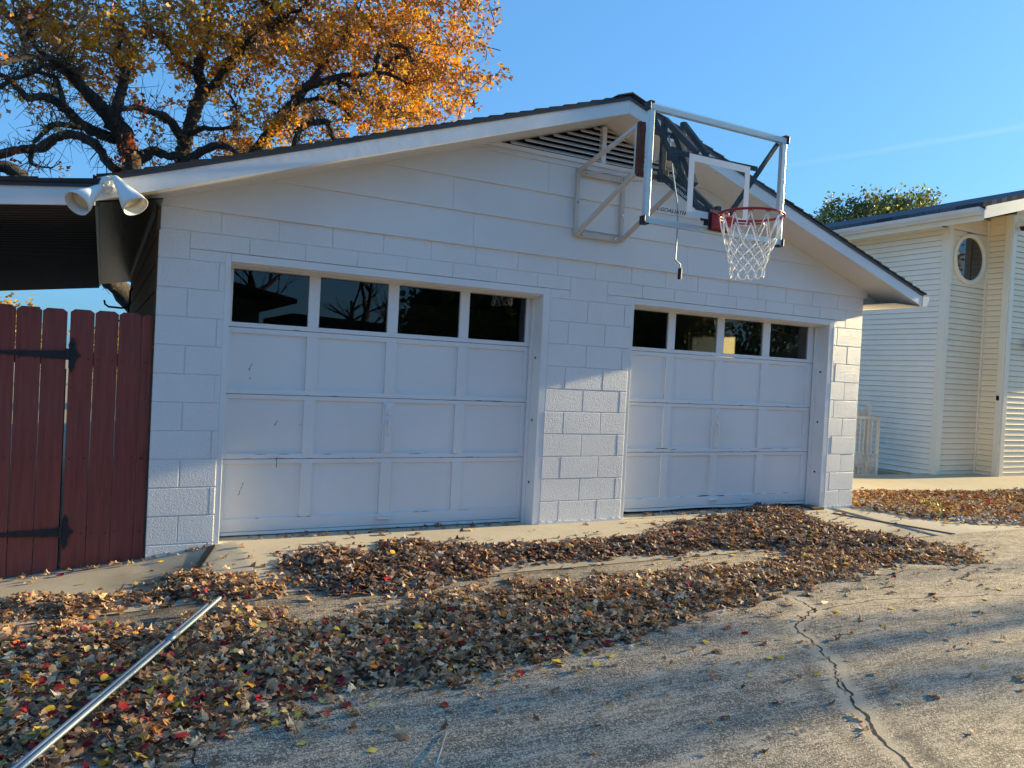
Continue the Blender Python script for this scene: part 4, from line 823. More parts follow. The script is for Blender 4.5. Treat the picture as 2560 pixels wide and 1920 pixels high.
# lettering along the lower left arm (left face)
d = (Vector((3.765, -1.34, 2.655))-Vector((3.722, -.82, 3.035))).normalized()
up = Vector((-1, 0, 0)).cross(d); up = -up if up.z < 0 else up; nrm = d.cross(up)
def logo(mat, parent, M, size):
    text_mesh('lettering', 'GOALIATH', mat, parent, size, M @ Matrix.Translation((size*.85, 0, 0)))
    mm = MB(); s_ = size
    mm.add([(-.15*s_, -.02*s_, 0), (.42*s_, .62*s_, 0), (.30*s_, .22*s_, 0)], [(0, 2, 1)]).add([(.05*s_, -.02*s_, 0), (.34*s_, .18*s_, 0), (.52*s_, .60*s_, 0), (.38*s_, -.02*s_, 0)], [(0, 3, 2, 1)])
    mm.add([(.62*s_, -.02*s_, 0), (.70*s_, -.02*s_, 0), (.86*s_, .62*s_, 0), (.78*s_, .62*s_, 0)], [(0, 1, 2, 3)])
    mm.v = [tuple(M @ Vector(v)) for v in mm.v]; mm.f = mm.f+[f[::-1] for f in mm.f]
    mm.build('logo_mark', mat, parent)
def basis(o, ex, ey):
    ex = Vector(ex).normalized(); ey = Vector(ey).normalized(); ez = ex.cross(ey)
    return Matrix(((ex.x, ey.x, ez.x, o[0]), (ex.y, ey.y, ez.y, o[1]), (ex.z, ey.z, ez.z, o[2]), (0, 0, 0, 1)))
A0 = Vector((3.722, -.82, 3.035))+d*.20; A0 -= up*.014; A0.x -= .017-.0
A0 = A0+Vector((0, 0, 0))
logo(M_sq, arms[0], basis(A0, d, up), .034)
# backboard
YB_ = -1.40; bx0, bx1, bz0, bz1 = 3.128, 4.515, 2.492, 3.360
bb = MB(); f_ = .046; y0, y1 = YB_+.006, YB_+.044
for q in ((bx0, bx1, bz0, bz0+f_), (bx0, bx1, bz1-f_, bz1)): bb.box(q[0], q[1], y0, y1, q[2], q[3])
bb.box(bx0, bx0+f_, y0, y1, bz0+f_, bz1-f_).box(bx1-f_, bx1, y0, y1, bz0+f_, bz1-f_)
bo = bb.build('backboard', M_alum, BH, bevel=.003)
MB().box(bx0-.006, bx1+.004, YB_-.006, YB_+.0035, bz0-.004, bz1+.004).build('clear_panel', M_acr, bo)
m = MB(); sq = (3.504, 4.118, 2.592, 3.056); w_ = .052; yq0, yq1 = YB_-.0085, YB_-.0065
m.box(sq[0], sq[1], yq0, yq1, sq[3]-w_, sq[3]).box(sq[0], sq[1], yq0, yq1, sq[2], sq[2]+w_).box(sq[0], sq[0]+w_, yq0, yq1, sq[2]+w_, sq[3]-w_).box(sq[1]-w_, sq[1], yq0, yq1, sq[2]+w_, sq[3]-w_)
m.build('target_square', M_sq, bo)
m = MB(); ys = YB_+.062
for p, q in (((3.172, 3.315), (3.735, 2.60)), ((4.470, 3.315), (3.935, 2.60)), ((3.395, 3.066), (4.255, 3.078)), ((3.71, 2.64), (3.96, 2.64)), ((3.18, 2.53), (4.46, 2.53))):
    m.bar((p[0], ys, p[1]), (q[0], ys, q[1]), .028, .034)
    ys += .001
m.build('support_frame', M_blackst, bo, bevel=.003)
m = MB()
for cx, sx_ in ((bx0, -1), (bx1, 1)):
    for cz, sz_ in ((bz0, -1), (bz1, 1)):
        m.box(cx-sx_*.035, cx+sx_*.012, YB_-.010, YB_+.050, cz+sz_*.001, cz+sz_*.014); m.box(cx+sx_*.001, cx+sx_*.014, YB_-.010, YB_+.050, cz-sz_*.05, cz+sz_*.013)
explode(m.build('corner_guard', M_black, bo, bevel=.004))
logo(M_black, bo, basis((3.225, YB_-.0072, 2.592), (1, 0, 0), (0, 0, 1)), .037)
# rim
RC = Vector((3.815, -1.752, 2.585)); RR = .232
m = MB(); pts = [RC+Vector((math.cos(a)*RR, math.sin(a)*RR, 0)) for a in np.linspace(0, 2*math.pi, 49)[:-1]]
pts = pts+[pts[0], pts[1]]; m.tube(pts, .0095, 10, cap=False)
rim = m.build('rim', M_red, BH, smooth=True)
m = MB()
P = [(-.075, -1.405, 2.655), (.085, -1.405, 2.655)]
# tapered wedge bracket
xa, xb = RC.x-.080, RC.x+.080
m.add([(xa, YB_-.008, 2.515), (xb, YB_-.008, 2.515), (xb, YB_-.008, 2.655), (xa, YB_-.008, 2.655), (RC.x-.045, -1.53, 2.560), (RC.x+.045, -1.53, 2.560), (RC.x+.075, -1.548, 2.598), (RC.x-.075, -1.548, 2.598)],
      [(3,2,1,0),(4,5,6,7),(0,1,5,4),(1,2,6,5),(2,3,7,6),(3,0,4,7)])
m.tube([(RC.x+math.cos(a)*(RR-.004), RC.y+math.sin(a)*(RR-.004), RC.z-.022) for a in np.linspace(math.radians(20), math.radians(160), 20)], .007, 8)
m.build('rim_bracket', M_red, rim, bevel=.002)
MB().box(RC.x-.10, RC.x+.10, YB_-.022, YB_-.0085, 2.508, 2.668).build('backing_plate', M_black, rim, bevel=.004)
nh = 12; hk_ = []
m = MB()
for i in range(nh):
    a = 2*math.pi*(i+.5)/nh; hk_.append(a); ca, sa = math.cos(a), math.sin(a); c = RC+Vector((ca*RR, sa*RR, -.008)); tx = Vector((-sa, ca, 0))
    m.tube([c-tx*.018, c-tx*.012+Vector((0, 0, -.012)), c-tx*.004+Vector((0, 0, -.004)), c+tx*.004+Vector((0, 0, -.004)), c+tx*.012+Vector((0, 0, -.012)), c+tx*.018], .0032, 6)
explode(m.build('net_hook', M_red, rim))
# net: 12 loops, zig-zag rows
m = MB(); lev = [(0, .222), (-.155, .188), (-.215, .168), (-.265, .150), (-.312, .137), (-.356, .128), (-.398, .124)]
rr_ = random.Random(5)
def nodep(k, half, lvl):
    z, R = lev[lvl]; a = 2*math.pi*(k+half)/nh; return RC+Vector((math.cos(a)*R-(0.02 if lvl > 2 else 0)*abs(z), math.sin(a)*R, z-.012))+Vector((rr_.uniform(-1, 1), rr_.uniform(-1, 1), rr_.uniform(-1, 1)))*.004*(lvl > 0)
rows = []
for L in range(len(lev)):
    half = .5 if L % 2 == 0 else 0.0
    rows.append([nodep(k, half, L) for k in range(nh)])
for L in range(len(lev)-1):
    for k in range(nh):
        a = rows[L][k]
        for dk in ((0, 1) if L % 2 == 0 else (0, -1)):
            b = rows[L+1][(k+dk) % nh]; mid = (a+b)/2+Vector((rr_.uniform(-1, 1), rr_.uniform(-1, 1), -.5))*.003
            m.tube([a, mid, b], .0044, 6)
    if L > 0:
        for k in range(nh): m.lathe(rows[L][k]+Vector((0, 0, .008)), (0, 0, -1), [(0, .003), (.004, .0058), (.012, .0058), (.016, .003)], 6)
for k in range(nh):
    a = rows[-1][k]; b = rows[-1][(k+1) % nh]; c = (a+b)/2; dn = Vector((0, 0, -.045-rr_.uniform(0, .012)))
    m.tube([a, a*.7+c*.3+dn*.7, c+dn, b*.7+c*.3+dn*.7, b], .0048, 6)
m.build('net', M_net, BH, smooth=True)
# crank
m = MB(); m.tube([(3.61, -1.02, 3.30), (3.60, -1.10, 3.0), (3.50, -1.30, 2.70), (3.455, -1.375, 2.50), (3.445, -1.38, 2.26), (3.450, -1.38, 2.25), (3.492, -1.38, 2.228), (3.496, -1.38, 2.215), (3.496, -1.38, 2.18)], .0055, 8)
cr = m.build('crank_rod', M_galv, BH, smooth=True)
m = MB(); m.tube([(3.496, -1.38, 2.195), (3.494, -1.38, 2.115)], .014, 12)
for i in range(9): m.tube([(3.4955, -1.38, 2.192-i*.0086), (3.4955, -1.38, 2.189-i*.0086)], .0165, 12)
m.build('crank_grip', M_black, cr)
# ---------------------------------------------------------------- wood block, pipes, rod
tag(MB().box(6.66, 6.83, -.045, .14, -.012, .028).build('wood_block', M_brown, None, bevel=.003), 'small weathered wood block wedged at the right jamb', 'wood block')
def gz(x, y): return float(g(x, y))
def pipe(a, b, r, label):
    t = thing('metal_pipe', (a[0], a[1], gz(a[0], a[1])), label, 'pipe', 'steel pipes lying on the leaves')
    A = Vector((a[0], a[1], a[2])); Bv = Vector((b[0], b[1], b[2])); d = (Bv-A)
    m = MB(); n = 14; pts = [A.lerp(Bv, i/n)+Vector((0, 0, -.006*math.sin(math.pi*i/n))) for i in range(n+1)]
    m.tube(pts, r, 16, cap=False); m.tube(pts, r-.0015, 16, cap=False); m.build('tube', M_galv, t, smooth=True)
    return t, A, Bv
t1, A1, B1 = pipe(PIPE1[0], PIPE1[1], .0105, 'right hand one of two long steel pipes, reaching farther up')
q = A1.lerp(B1, .17); q2 = A1.lerp(B1, .20); MB().tube([q, q2], .0130, 16).build('coupling', M_galv, t1, smooth=True)
q = A1.lerp(B1, .60); q2 = A1.lerp(B1, .63); MB().tube([q, q2], .0130, 16).build('coupling', M_galv, t1, smooth=True)
t2, A2, B2 = pipe(PIPE2[0], PIPE2[1], .0105, 'left hand one of two long steel pipes, ending lower')
q = A2.lerp(B2, .66); q2 = A2.lerp(B2, .69); MB().tube([q, q2], .0130, 16).build('coupling', M_galv, t2, smooth=True)
tag(MB().tube([(.955, -3.16, gz(.955, -3.16)+.008), (.80, -3.42, gz(.8, -3.42)+.03)], .004, 8).build('thin_rod', M_galv, None, smooth=True), 'thin bright steel rod poking in at the bottom edge', 'rod')
# ---------------------------------------------------------------- white house
WH = thing('white_house', (12.77, 2.6, -.1), 'cream vinyl sided house with dark shingle roof and round window', 'house')
def lap_wall(axis, c, a0, a1, z0, z1, out, mat=None, hole=None):
    """lap siding along a plane. axis 'x': plane x=c, runs along y; 'y': plane y=c, runs along x; out = outward sign"""
    m = MB(); z = z0; ex = .0975
    while z < z1-.01:
        zt = min(z+ex, z1); o0, o1, o2 = out*.013, out*.011, out*.002
        for (u, v) in ([(a0, a1)] if hole is None else holes(a0, a1, z, zt, hole)):
            P = [(u, o0, z), (v, o0, z), (v, o1, z+.004), (u, o1, z+.004), (v, o2, zt), (u, o2, zt), (u, 0, z), (v, 0, z)]
            V = [((c+p[1], p[0], p[2]) if axis == 'x' else (p[0], c+p[1], p[2])) for p in P]
            F = [(0,1,2,3),(3,2,4,5),(6,7,1,0)]
            if (axis == 'x') == (out < 0): F = [f[::-1] for f in F]
            m.add(V, F)
        z += ex
    return m
def holes(a0, a1, z, zt, h):
    cx, cz, rx, rz = h; zc = min(max(cz, z), zt); q = 1-((zc-cz)/rz)**2
    if q <= 0: return [(a0, a1)]
    w_ = rx*math.sqrt(q); return [(a0, cx-w_), (cx+w_, a1)]
zg = -.12
lap_wall('x', 12.77, 2.66, 12.0, zg, 4.36, -1).build('siding_wall', M_cream_cool, WH)
lap_wall('y', 2.58, 12.85, 13.90, zg, 4.55, -1, hole=(13.388, 3.79, .40, .39)).build('siding_wall', M_cream, WH)
lap_wall('x', 13.955, 2.20, 2.575, zg, 4.6, -1).build('siding_wall', M_cream, WH)
lap_wall('y', 2.18, 14.06, 26.0, zg, 4.82, -1).build('siding_wall', M_cream, WH)
sm_b = MB()  # thin dark strips painting the shadow line under each siding lap
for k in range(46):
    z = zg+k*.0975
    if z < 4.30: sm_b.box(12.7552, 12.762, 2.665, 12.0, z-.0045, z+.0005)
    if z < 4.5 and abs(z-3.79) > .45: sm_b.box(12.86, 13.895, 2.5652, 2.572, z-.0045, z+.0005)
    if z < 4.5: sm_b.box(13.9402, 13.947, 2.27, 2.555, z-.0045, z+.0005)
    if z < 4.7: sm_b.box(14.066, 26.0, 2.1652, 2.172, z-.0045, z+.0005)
sm_b.build('lap_shadow_lines', M_lapshadow, WH)
# cut the gable wall above the roof by building the roof well over it: trimmed core
m = MB(); m.prism([(12.80, -.2), (26.0, -.2), (26.0, 4.30), (19.4, 6.05), (12.80, 4.30)], 2.66, 12.0); m.prism([(13.98, -.2), (26.0, -.2), (26.0, 4.40), (19.4, 6.10), (13.98, 4.62)], 2.20, 2.655)
m.build('core_wall', M_cream, WH)
m = MB(); m.box(12.735, 12.775, 2.545, 2.665, zg, 4.36); m.box(12.775, 12.86, 2.545, 2.585, zg, 4.36); m.box(13.895, 13.955, 2.555, 2.59, zg, 4.55); m.box(13.925, 13.955, 2.16, 2.27, zg, 4.6); m.box(13.955, 14.065, 2.145, 2.185, zg, 4.6)
m.box(12.733, 12.862, 2.543, 2.55, 2.98, 2.985)
m.build('corner_trim', M_creamt, WH, bevel=.004)
RS = .268; EX, EZ = 12.27, 4.40; RX = 19.4
m = MB(); m.prism([(EX, EZ+.03), (RX, EZ+.03+RS*(RX-EX)), (2*RX-EX, EZ+.03), (2*RX-EX, EZ+.11), (RX, EZ+.11+RS*(RX-EX)), (EX, EZ+.11)], 1.70, 12.5)
def mat_hshingle():
    n = NT('blue_grey_shingle'); b = n.n('TexBrick'); b.inputs['Color1'].default_value = (.020, .024, .045, 1); b.inputs['Color2'].default_value = (.10, .115, .14, 1); b.inputs['Mortar'].default_value = (.01, .01, .015, 1)
    b.inputs['Scale'].default_value = 1; b.inputs['Brick Width'].default_value = .3; b.inputs['Row Height'].default_value = .14; b.inputs['Mortar Size'].default_value = .006
    tc = n.n('TexCoord'); sp = n.n('SeparateXYZ'); cb = n.n('CombineXYZ'); n.l(tc.outputs['Object'], sp.inputs[0]); n.l(sp.outputs[1], cb.inputs[0]); n.l(sp.outputs[0], cb.inputs[1]); n.l(cb.outputs[0], b.inputs[0])
    return n.pbr(b.outputs[0], .9, 0, n.bump(b.outputs[0], .6, .01))
M_hsh = mat_hshingle()
m.build('roof', M_hsh, WH, fix=True)
m = MB()
for sg in (0, 1):
    fx_ = (lambda x: x) if sg == 0 else (lambda x: 2*RX-x)
    for (d0, d1, ya, yb) in ((-.17, -.02, 1.725, 1.745), (-.035, .03, 1.70, 1.725)):
        m.prism([(fx_(EX+.09), EZ+d0+.024), (fx_(RX), EZ+d0+RS*(RX-EX)), (fx_(RX), EZ+d1+RS*(RX-EX)), (fx_(EX+.09), EZ+d1+.024)], ya, yb)
m.build('rake_fascia', M_gutter, WH, fix=True)
m = MB(); m.prism([(EX+.1, EZ-.14), (RX, EZ-.14+RS*(RX-EX-.1)), (2*RX-EX-.1, EZ-.14), (2*RX-EX-.1, EZ-.12), (RX, EZ-.12+RS*(RX-EX-.1)), (EX+.1, EZ-.12)], 1.746, 2.60); m.box(EX+.1, 12.78, 2.60, 12.4, EZ-.15, EZ-.13); m.box(EX+.085, EX+.10, 1.74, 12.4, EZ-.17, EZ+.02)
m.build('soffit', M_creamt, WH, fix=True)
m = MB(); pr = [(EX+.085, EZ-.085), (EX+.01, EZ-.085), (EX+.0, EZ-.06), (EX-.035, EZ-.02), (EX-.04, EZ+.035), (EX-.034, EZ+.035), (EX+.085, EZ+.03)]
m.prism(pr, 1.745, 12.4); m.build('gutter', M_gutter, WH, fix=True)
# round window
cx, cz, cy = 13.388, 3.79, 2.555
m = MB(); n = 48
for i in range(n):
    a0, a1 = 2*math.pi*i/n, 2*math.pi*(i+1)/n
    def ell(a, rx, rz, y): return (cx+math.cos(a)*rx, y, cz+math.sin(a)*rz)
    prof = [(.47, .455, cy+.02), (.468, .453, cy-.012), (.43, .418, cy-.026), (.405, .395, cy-.018), (.392, .380, cy-.006), (.388, .376, cy+.04)]
    for p, q in zip(prof[:-1], prof[1:]): m.add([ell(a0, *p), ell(a1, *p), ell(a1, *q), ell(a0, *q)], [(0, 1, 2, 3)])
wf = m.build('round_window', M_creamt, WH, smooth=True)
m = MB(); m.v = [(cx, cy+.02, cz)]+[(cx+math.cos(2*math.pi*i/n)*.39, cy+.02, cz+math.sin(2*math.pi*i/n)*.378) for i in range(n)]; m.f = [(0, i+1, (i+1) % n+1) for i in range(n)]
def mat_pane():
    n_ = NT('dark_house_glass'); return n_.pbr((.012, .012, .014), .02, 0, None, .9)
m.build('pane', mat_pane(), wf)
SC = thing('security_camera', (14.084, 2.15, 4.39), 'small white dome camera with black lens under the house eave', 'camera')
m = MB(); m.box(14.03, 14.16, 2.02, 2.15, 4.40, 4.475); m.build('housing', M_white, SC, bevel=.01)
m = MB(); m.lathe((14.10, 2.075, 4.40), (0, 0, -1), [(0, .052), (.03, .050), (.06, .036), (.075, .015), (.078, .0005)], 20); m.build('dome', M_black, SC, smooth=True)
m = MB(); m.tube([(14.05, 2.15, 4.49), (14.08, 2.10, 4.50), (14.12, 2.07, 4.475)], .008, 8); m.build('cable', M_white, SC)
WL = thing('wall_lamp', (14.60, 2.15, 2.36), 'black wall lamp just showing at the right edge of the sunlit siding', 'wall lamp')
m = MB(); m.box(14.57, 14.69, 2.13, 2.163, 2.28, 2.46); m.build('back_plate', M_black, WL); 
m = MB(); m.lathe((14.62, 2.03, 2.40), (0, 0, -1), [(0, .01), (.02, .06), (.05, .10), (.055, .10), (.06, .07), (.2, .05), (.21, .001)], 16); m.tube([(14.62, 2.13, 2.42), (14.62, 2.03, 2.43)], .012, 8); m.build('lantern', M_black, WL)
m = MB(); m.box(13.925, 13.945, 2.21, 2.26, 1.28, 1.36); m.tube([(13.93, 2.24, 1.34), (13.88, 2.22, 1.36)], .012, 8); tag(m.build('outlet_bracket', M_hinge, None), 'small dark bracket on the narrow siding wall by the corner', 'bracket')
# white gate beside the house
WG = thing('white_gate', (10.7, 2.6, -.1), 'old white metal picket gate with rusty foot behind the garage corner', 'gate')
y = 2.60; m = MB(); m.box(9.9, 11.24, y-.015, y+.015, .865, .91).box(9.9, 11.24, y-.015, y+.015, -.10, -.06).box(11.19, 11.24, y-.02, y+.02, -.10, .91)
m.build('frame', M_gatew, WG, bevel=.002)
m = MB(); x = 9.98
while x < 11.15: m.box(x, x+.018, y-.009, y+.009, -.06, .865); x += .098
m.build('bars', M_gatew, WG)
m = MB(); x = 9.93
while x < 11.19: m.tube([(x, y-.022, -.08), (x, y-.022, .30)], .004, 6); x += .032
for z in (.29, .16, -.05): m.tube([(9.9, y-.024, z), (11.2, y-.024, z)], .004, 6)
m.build('wire_panel', M_gatew, WG)
WG2 = thing('white_fence', (10.8, 2.95, -.1), 'taller white picket fence piece standing behind the metal gate', 'fence')
y = 2.95; m = MB(); m.box(9.9, 11.42, y-.015, y+.02, .90, .98).box(9.9, 11.42, y-.015, y+.02, .58, .63).box(9.9, 11.42, y-.015, y+.02, .02, .08)
m.build('rail', M_gatew, WG2); m = MB(); x = 9.98
while x < 11.3: m.box(x, x+.045, y-.03, y-.016, -.08, 1.0); x += .135
m.build('picket_boards', M_gatew, WG2)
m = MB(); m.box(11.36, 11.44, y-.04, y+.04, -.1, 1.06); m.lathe((11.40, y, 1.06), (0, 0, 1), [(0, .035), (.02, .042), (.05, .03), (.08, .002)], 12); m.build('post', M_gatew, WG2)
# ---------------------------------------------------------------- fallen leaves
def pick(n, pal):
    w_ = np.array([p[1] for p in pal], float); w_ /= w_.sum(); k = rng.choice(len(pal), n, p=w_); c = np.array([p[0] for p in pal])[k]
    return c*rng.uniform(.7, 1.3, (n, 1))
BROWN = [((.50, .31, .18), 5), ((.36, .21, .12), 5), ((.64, .43, .26), 3.5), ((.21, .11, .06), 3.5), ((.84, .63, .40), 1.6), ((.56, .26, .09), 1)]
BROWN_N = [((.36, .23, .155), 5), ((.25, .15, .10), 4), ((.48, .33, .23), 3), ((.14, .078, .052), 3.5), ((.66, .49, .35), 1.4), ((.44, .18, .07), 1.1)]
BRIGHT = [((.50, .030, .035), 3), ((.28, .018, .035), 1.6), ((.92, .56, .06), 2.6), ((.76, .25, .04), 1.8), ((.86, .60, .20), 1.2), ((.86, .40, .06), 1.2)]
def litter(name, n, polys, box, size, pile, bright, label, lod='oak', pal=BROWN, edge=.05, seed=1, extra=None, curl=.55, zb=0.0, cat=None):
    P = np.column_stack([rng.uniform(box[0], box[1], n*8), rng.uniform(box[2], box[3], n*8)])
    q = P+np.column_stack([vnoise(P, 7, seed)-.5, vnoise(P, 7, seed+1)-.5])*.14
    sd = np.full(len(P), -9.)
    for pl in polys:
        i, d = inpoly(q, pl); sd = np.maximum(sd, np.where(i, d, -d))
    thin = vnoise(P, 2.6, seed+2)
    pr = np.where(sd > 0, sm(sd/edge+.35)*(.75+.5*thin), .25*np.exp(sd/.045)+.02*np.exp(sd/.5))
    ok = rng.random(len(P)) < pr
    if extra is not None: ok &= extra(P)
    P = P[ok][:n]; sd = sd[ok][:n]; N = len(P)
    h = pile*sm(sd/.22)*(.55+.8*vnoise(P, 4.2, seed+3)); z = g(P[:, 0], P[:, 1])+.008+h*rng.random(N)**.6+zb
    pd = np.minimum(polyline_d(P, [PIPE1[0][:2], PIPE1[1][:2]]), polyline_d(P, [PIPE2[0][:2], PIPE2[1][:2]])); z = np.where(pd < .035, np.minimum(z, g(P[:, 0], P[:, 1])+.02), z)
    nr = rng.normal(0, .40, (N, 3)); nr[:, 2] = 1
    sz = size*rng.uniform(.45, 1.4, N)
    br = rng.random(N) < (bright(P) if callable(bright) else bright)
    col = pick(N, pal); o1 = leaves(name, np.column_stack([P, z])[~br], sz[~br], nr[~br], col[~br], lod, M_leafd, None, curl, .12)
    tag(o1, label[0], cat or 'leaves', kind='stuff')
    if br.any():
        o2 = leaves(name, np.column_stack([P, z+.006])[br], sz[br]*.85, nr[br], pick(int(br.sum()), BRIGHT), 'oval', M_leafd, None, curl*.8, .04); tag(o2, label[1], cat or 'leaves', kind='stuff')
    return N
LIT_FAR = [(-3.4, -1.2), (-.84, -1.19), (-.64, -2.84), (-.7, -4.2), (-3.4, -4.2)]
nogar = lambda P: ~((P[:, 1] > .15) | ((P[:, 1] > -.02) & ((P[:, 0] < .46) | ((P[:, 0] > 3.18) & (P[:, 0] < 4.09)) | ((P[:, 0] > 6.86) & (P[:, 0] < 7.34)))))
brf = lambda P: .025+.14*sm((1.6-P[:, 0])/2.2)*sm((-P[:, 1]-1.2)/1.2)
print('litter', litter('fallen_leaves', 30000, [LIT_MAIN, LIT_LEFT, LIT_FAR], (-3.4, 7.0, -4.3, -.35), .059, .044, brf, ('thick drift of dry brown oak leaves across the driveway', 'red and yellow leaves scattered through the drift'), seed=11, extra=nogar))
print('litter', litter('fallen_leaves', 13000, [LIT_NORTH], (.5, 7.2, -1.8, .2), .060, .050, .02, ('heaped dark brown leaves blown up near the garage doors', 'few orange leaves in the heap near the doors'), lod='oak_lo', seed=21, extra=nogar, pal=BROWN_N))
ORP = [((.46, .18, .05), 4), ((.34, .12, .04), 3), ((.26, .15, .07), 3), ((.58, .34, .12), 2), ((.17, .08, .045), 2), ((.52, .42, .27), 2)]
BED = [(7.30, .30), (8.6, 1.0), (12.0, .92), (26, .92), (26, -.5), (13.3, -1.0), (9.0, -1.25), (7.9, -.95), (7.55, -.5), (7.34, -.12)]
print('litter', litter('fallen_leaves', 15000, [BED], (7.2, 20, -2.2, 1.2), .060, .045, .01, ('sunlit orange brown leaf bed between the garage corner and the walkway', 'yellow leaves in the bed by the walkway'), lod='oak_lo', pal=ORP, seed=31, edge=.12, zb=.01))
# gravel with the leaves of the bed
P = np.column_stack([rng.uniform(7.4, 17, 5200), rng.uniform(-1.2, .95, 5200)]); P = P[inpoly(P, BED)[0]]
V, F = [], []; m = MB()
for (x, y) in P[:3200]:
    r_ = random.uniform(.012, .03); z = gz(x, y)+.012+random.random()*.03; b = len(m.v); a = random.random()*6
    for i in range(5): m.v.append((x+math.cos(a+i*1.2566)*r_*random.uniform(.7, 1.2), y+math.sin(a+i*1.2566)*r_, z))
    m.v.append((x, y, z+r_*.7))
    for i in range(5): m.f.append((b+i, b+(i+1) % 5, b+5))
tag(m.build('gravel', M_gravel, smooth=False), 'pale gravel showing between the orange leaves of the bed', 'gravel', kind='stuff')
# small green weeds in the bed
wm = []
for k, (x, y) in enumerate(((8.3, -.35), (8.0, -.62), (8.55, -.10))):
    n = 20; P = np.column_stack([rng.normal(x, .09, n), rng.normal(y, .05, n), np.zeros(n)]); P[:, 2] = g(P[:, 0], P[:, 1])+.03+rng.random(n)*.07
    nr = rng.normal(0, .8, (n, 3)); nr[:, 2] = .6
    o = leaves('green_weed', P, rng.uniform(.03, .055, n), nr, pick(n, [((.30, .27, .07), 2), ((.42, .34, .10), 2), ((.18, .2, .05), 1)]), 'oval', M_leafg, None, .5)
    tag(o, ['yellow green weed in the middle of the leaf bed', 'yellow green weed nearest the driveway edge of the leaf bed', 'yellow green weed farthest back in the leaf bed'][k], 'weed', 'weeds in the leaf bed')
# stray single leaves on the bare concrete
KC = {'y': (.84, .60, .12), 't': (.66, .48, .31), 'b': (.34, .21, .13), 'r': (.42, .025, .03), 'o': (.48, .16, .04), 'm': (.10, .012, .02), 'g': (.12, .13, .06)}
KL = {'y': 'yellow oval leaf lying flat', 't': 'pale tan curled oak leaf', 'b': 'dark brown curled oak leaf', 'r': 'bright red leaf', 'o': 'orange brown leaf', 'm': 'dark maroon leaf', 'g': 'dull green leaf'}
proto = {}
for k, c in KC.items():
    for v in range(4):
        kind = 'oval' if k in 'yrmg' else 'oak'
        o = leaves('fallen_leaf', np.zeros((1, 3)), np.array([1.0]), np.array([[rng.normal(0, .12), rng.normal(0, .12), 1.]]), np.array([c])*rng.uniform(.8, 1.15), kind, M_leafd, None, .25 if k in 'yrmg' else .75, .06)
        me = o.data; zs = [q.co.z for q in me.vertices]; me.transform(Matrix.Translation((0, 0, -min(zs)))); bpy.data.objects.remove(o); proto[k, v] = me
SPOT = lambda x, y: ('by the gate' if x < .42 and y > -1.26 else 'before the left garage door' if y > -1.26 and x < 3.3 else 'before the right garage door' if y > -1.26 and x < 6.9 else 'beside the garage right corner' if y > -1.5 else 'far right on the driveway' if x > 4.6 else 'right of the long crack' if x > 3.2 and y > -3.3 else 'left of the long crack' if x > 1.9 else 'by the leaf drift front edge')
extra = []
for _ in range(70):
    x = random.uniform(1.0, 6.6); y = random.uniform(-3.9, -2.3); extra.append([x, y, random.choice('ttttbbyo')])
ex2 = [e for e in extra if not any(inpoly(np.array([[e[0], e[1]]]), pl)[0][0] for pl in (LIT_MAIN, LIT_NORTH))][:38]
STL = {}
for i, (x, y, k) in enumerate(STRAY+ex2):
    o = bpy.data.objects.new('fallen_leaf', proto[k, i % 4]); COL.objects.link(o); s_ = random.uniform(.042, .068)*(.8 if i >= len(STRAY) else 1)
    o.scale = (s_, s_, s_); o.rotation_euler = (0, 0, random.random()*6.28); o.location = (x, y, gz(x, y)+.003)
    STL.setdefault(KL[k]+' '+SPOT(x, y), []).append((y, o))
ORD = 'nearest second third fourth fifth sixth seventh eighth ninth tenth eleventh twelfth thirteenth fourteenth fifteenth sixteenth seventeenth eighteenth nineteenth twentieth'.split()
for base, L in STL.items():
    L.sort(key=lambda t: t[0])
    for j, (y, o) in enumerate(L):
        tag(o, base+('' if len(L) == 1 else ', nearest the viewer' if j == 0 else ', %s nearest the viewer' % ORD[min(j, 19)]), 'leaf', 'stray leaves on the bare concrete')
# leaves caught along the wall foot and on the doorsill
for (xa, xb, ya, yb, n, lab) in ((-.9, .4, -.05, .03, 34, 'dry leaves caught along the foot of the gate and wall'), (.55, 3.1, .06, .17, 46, 'dry leaves on the sill of the left garage door'), (4.3, 6.6, .03, .17, 40, 'dry leaves under the gap of the right garage door')):
    P = np.column_stack([rng.uniform(xa, xb, n), rng.uniform(ya, yb, n), np.zeros(n)]); zz = -.012 if 0 < xa < 4 else (.006 if xa > 4 else 0)
    P[:, 2] = (zz if zz else g(P[:, 0], P[:, 1]))+.014; nr = rng.normal(0, .5, (n, 3)); nr[:, 2] = 1
    tag(leaves('fallen_leaves', P, rng.uniform(.04, .07, n), nr, pick(n, BROWN+[((.42, .32, .2), 4)]), 'oak', M_leafd, None, .6), lab, 'leaves', kind='stuff')
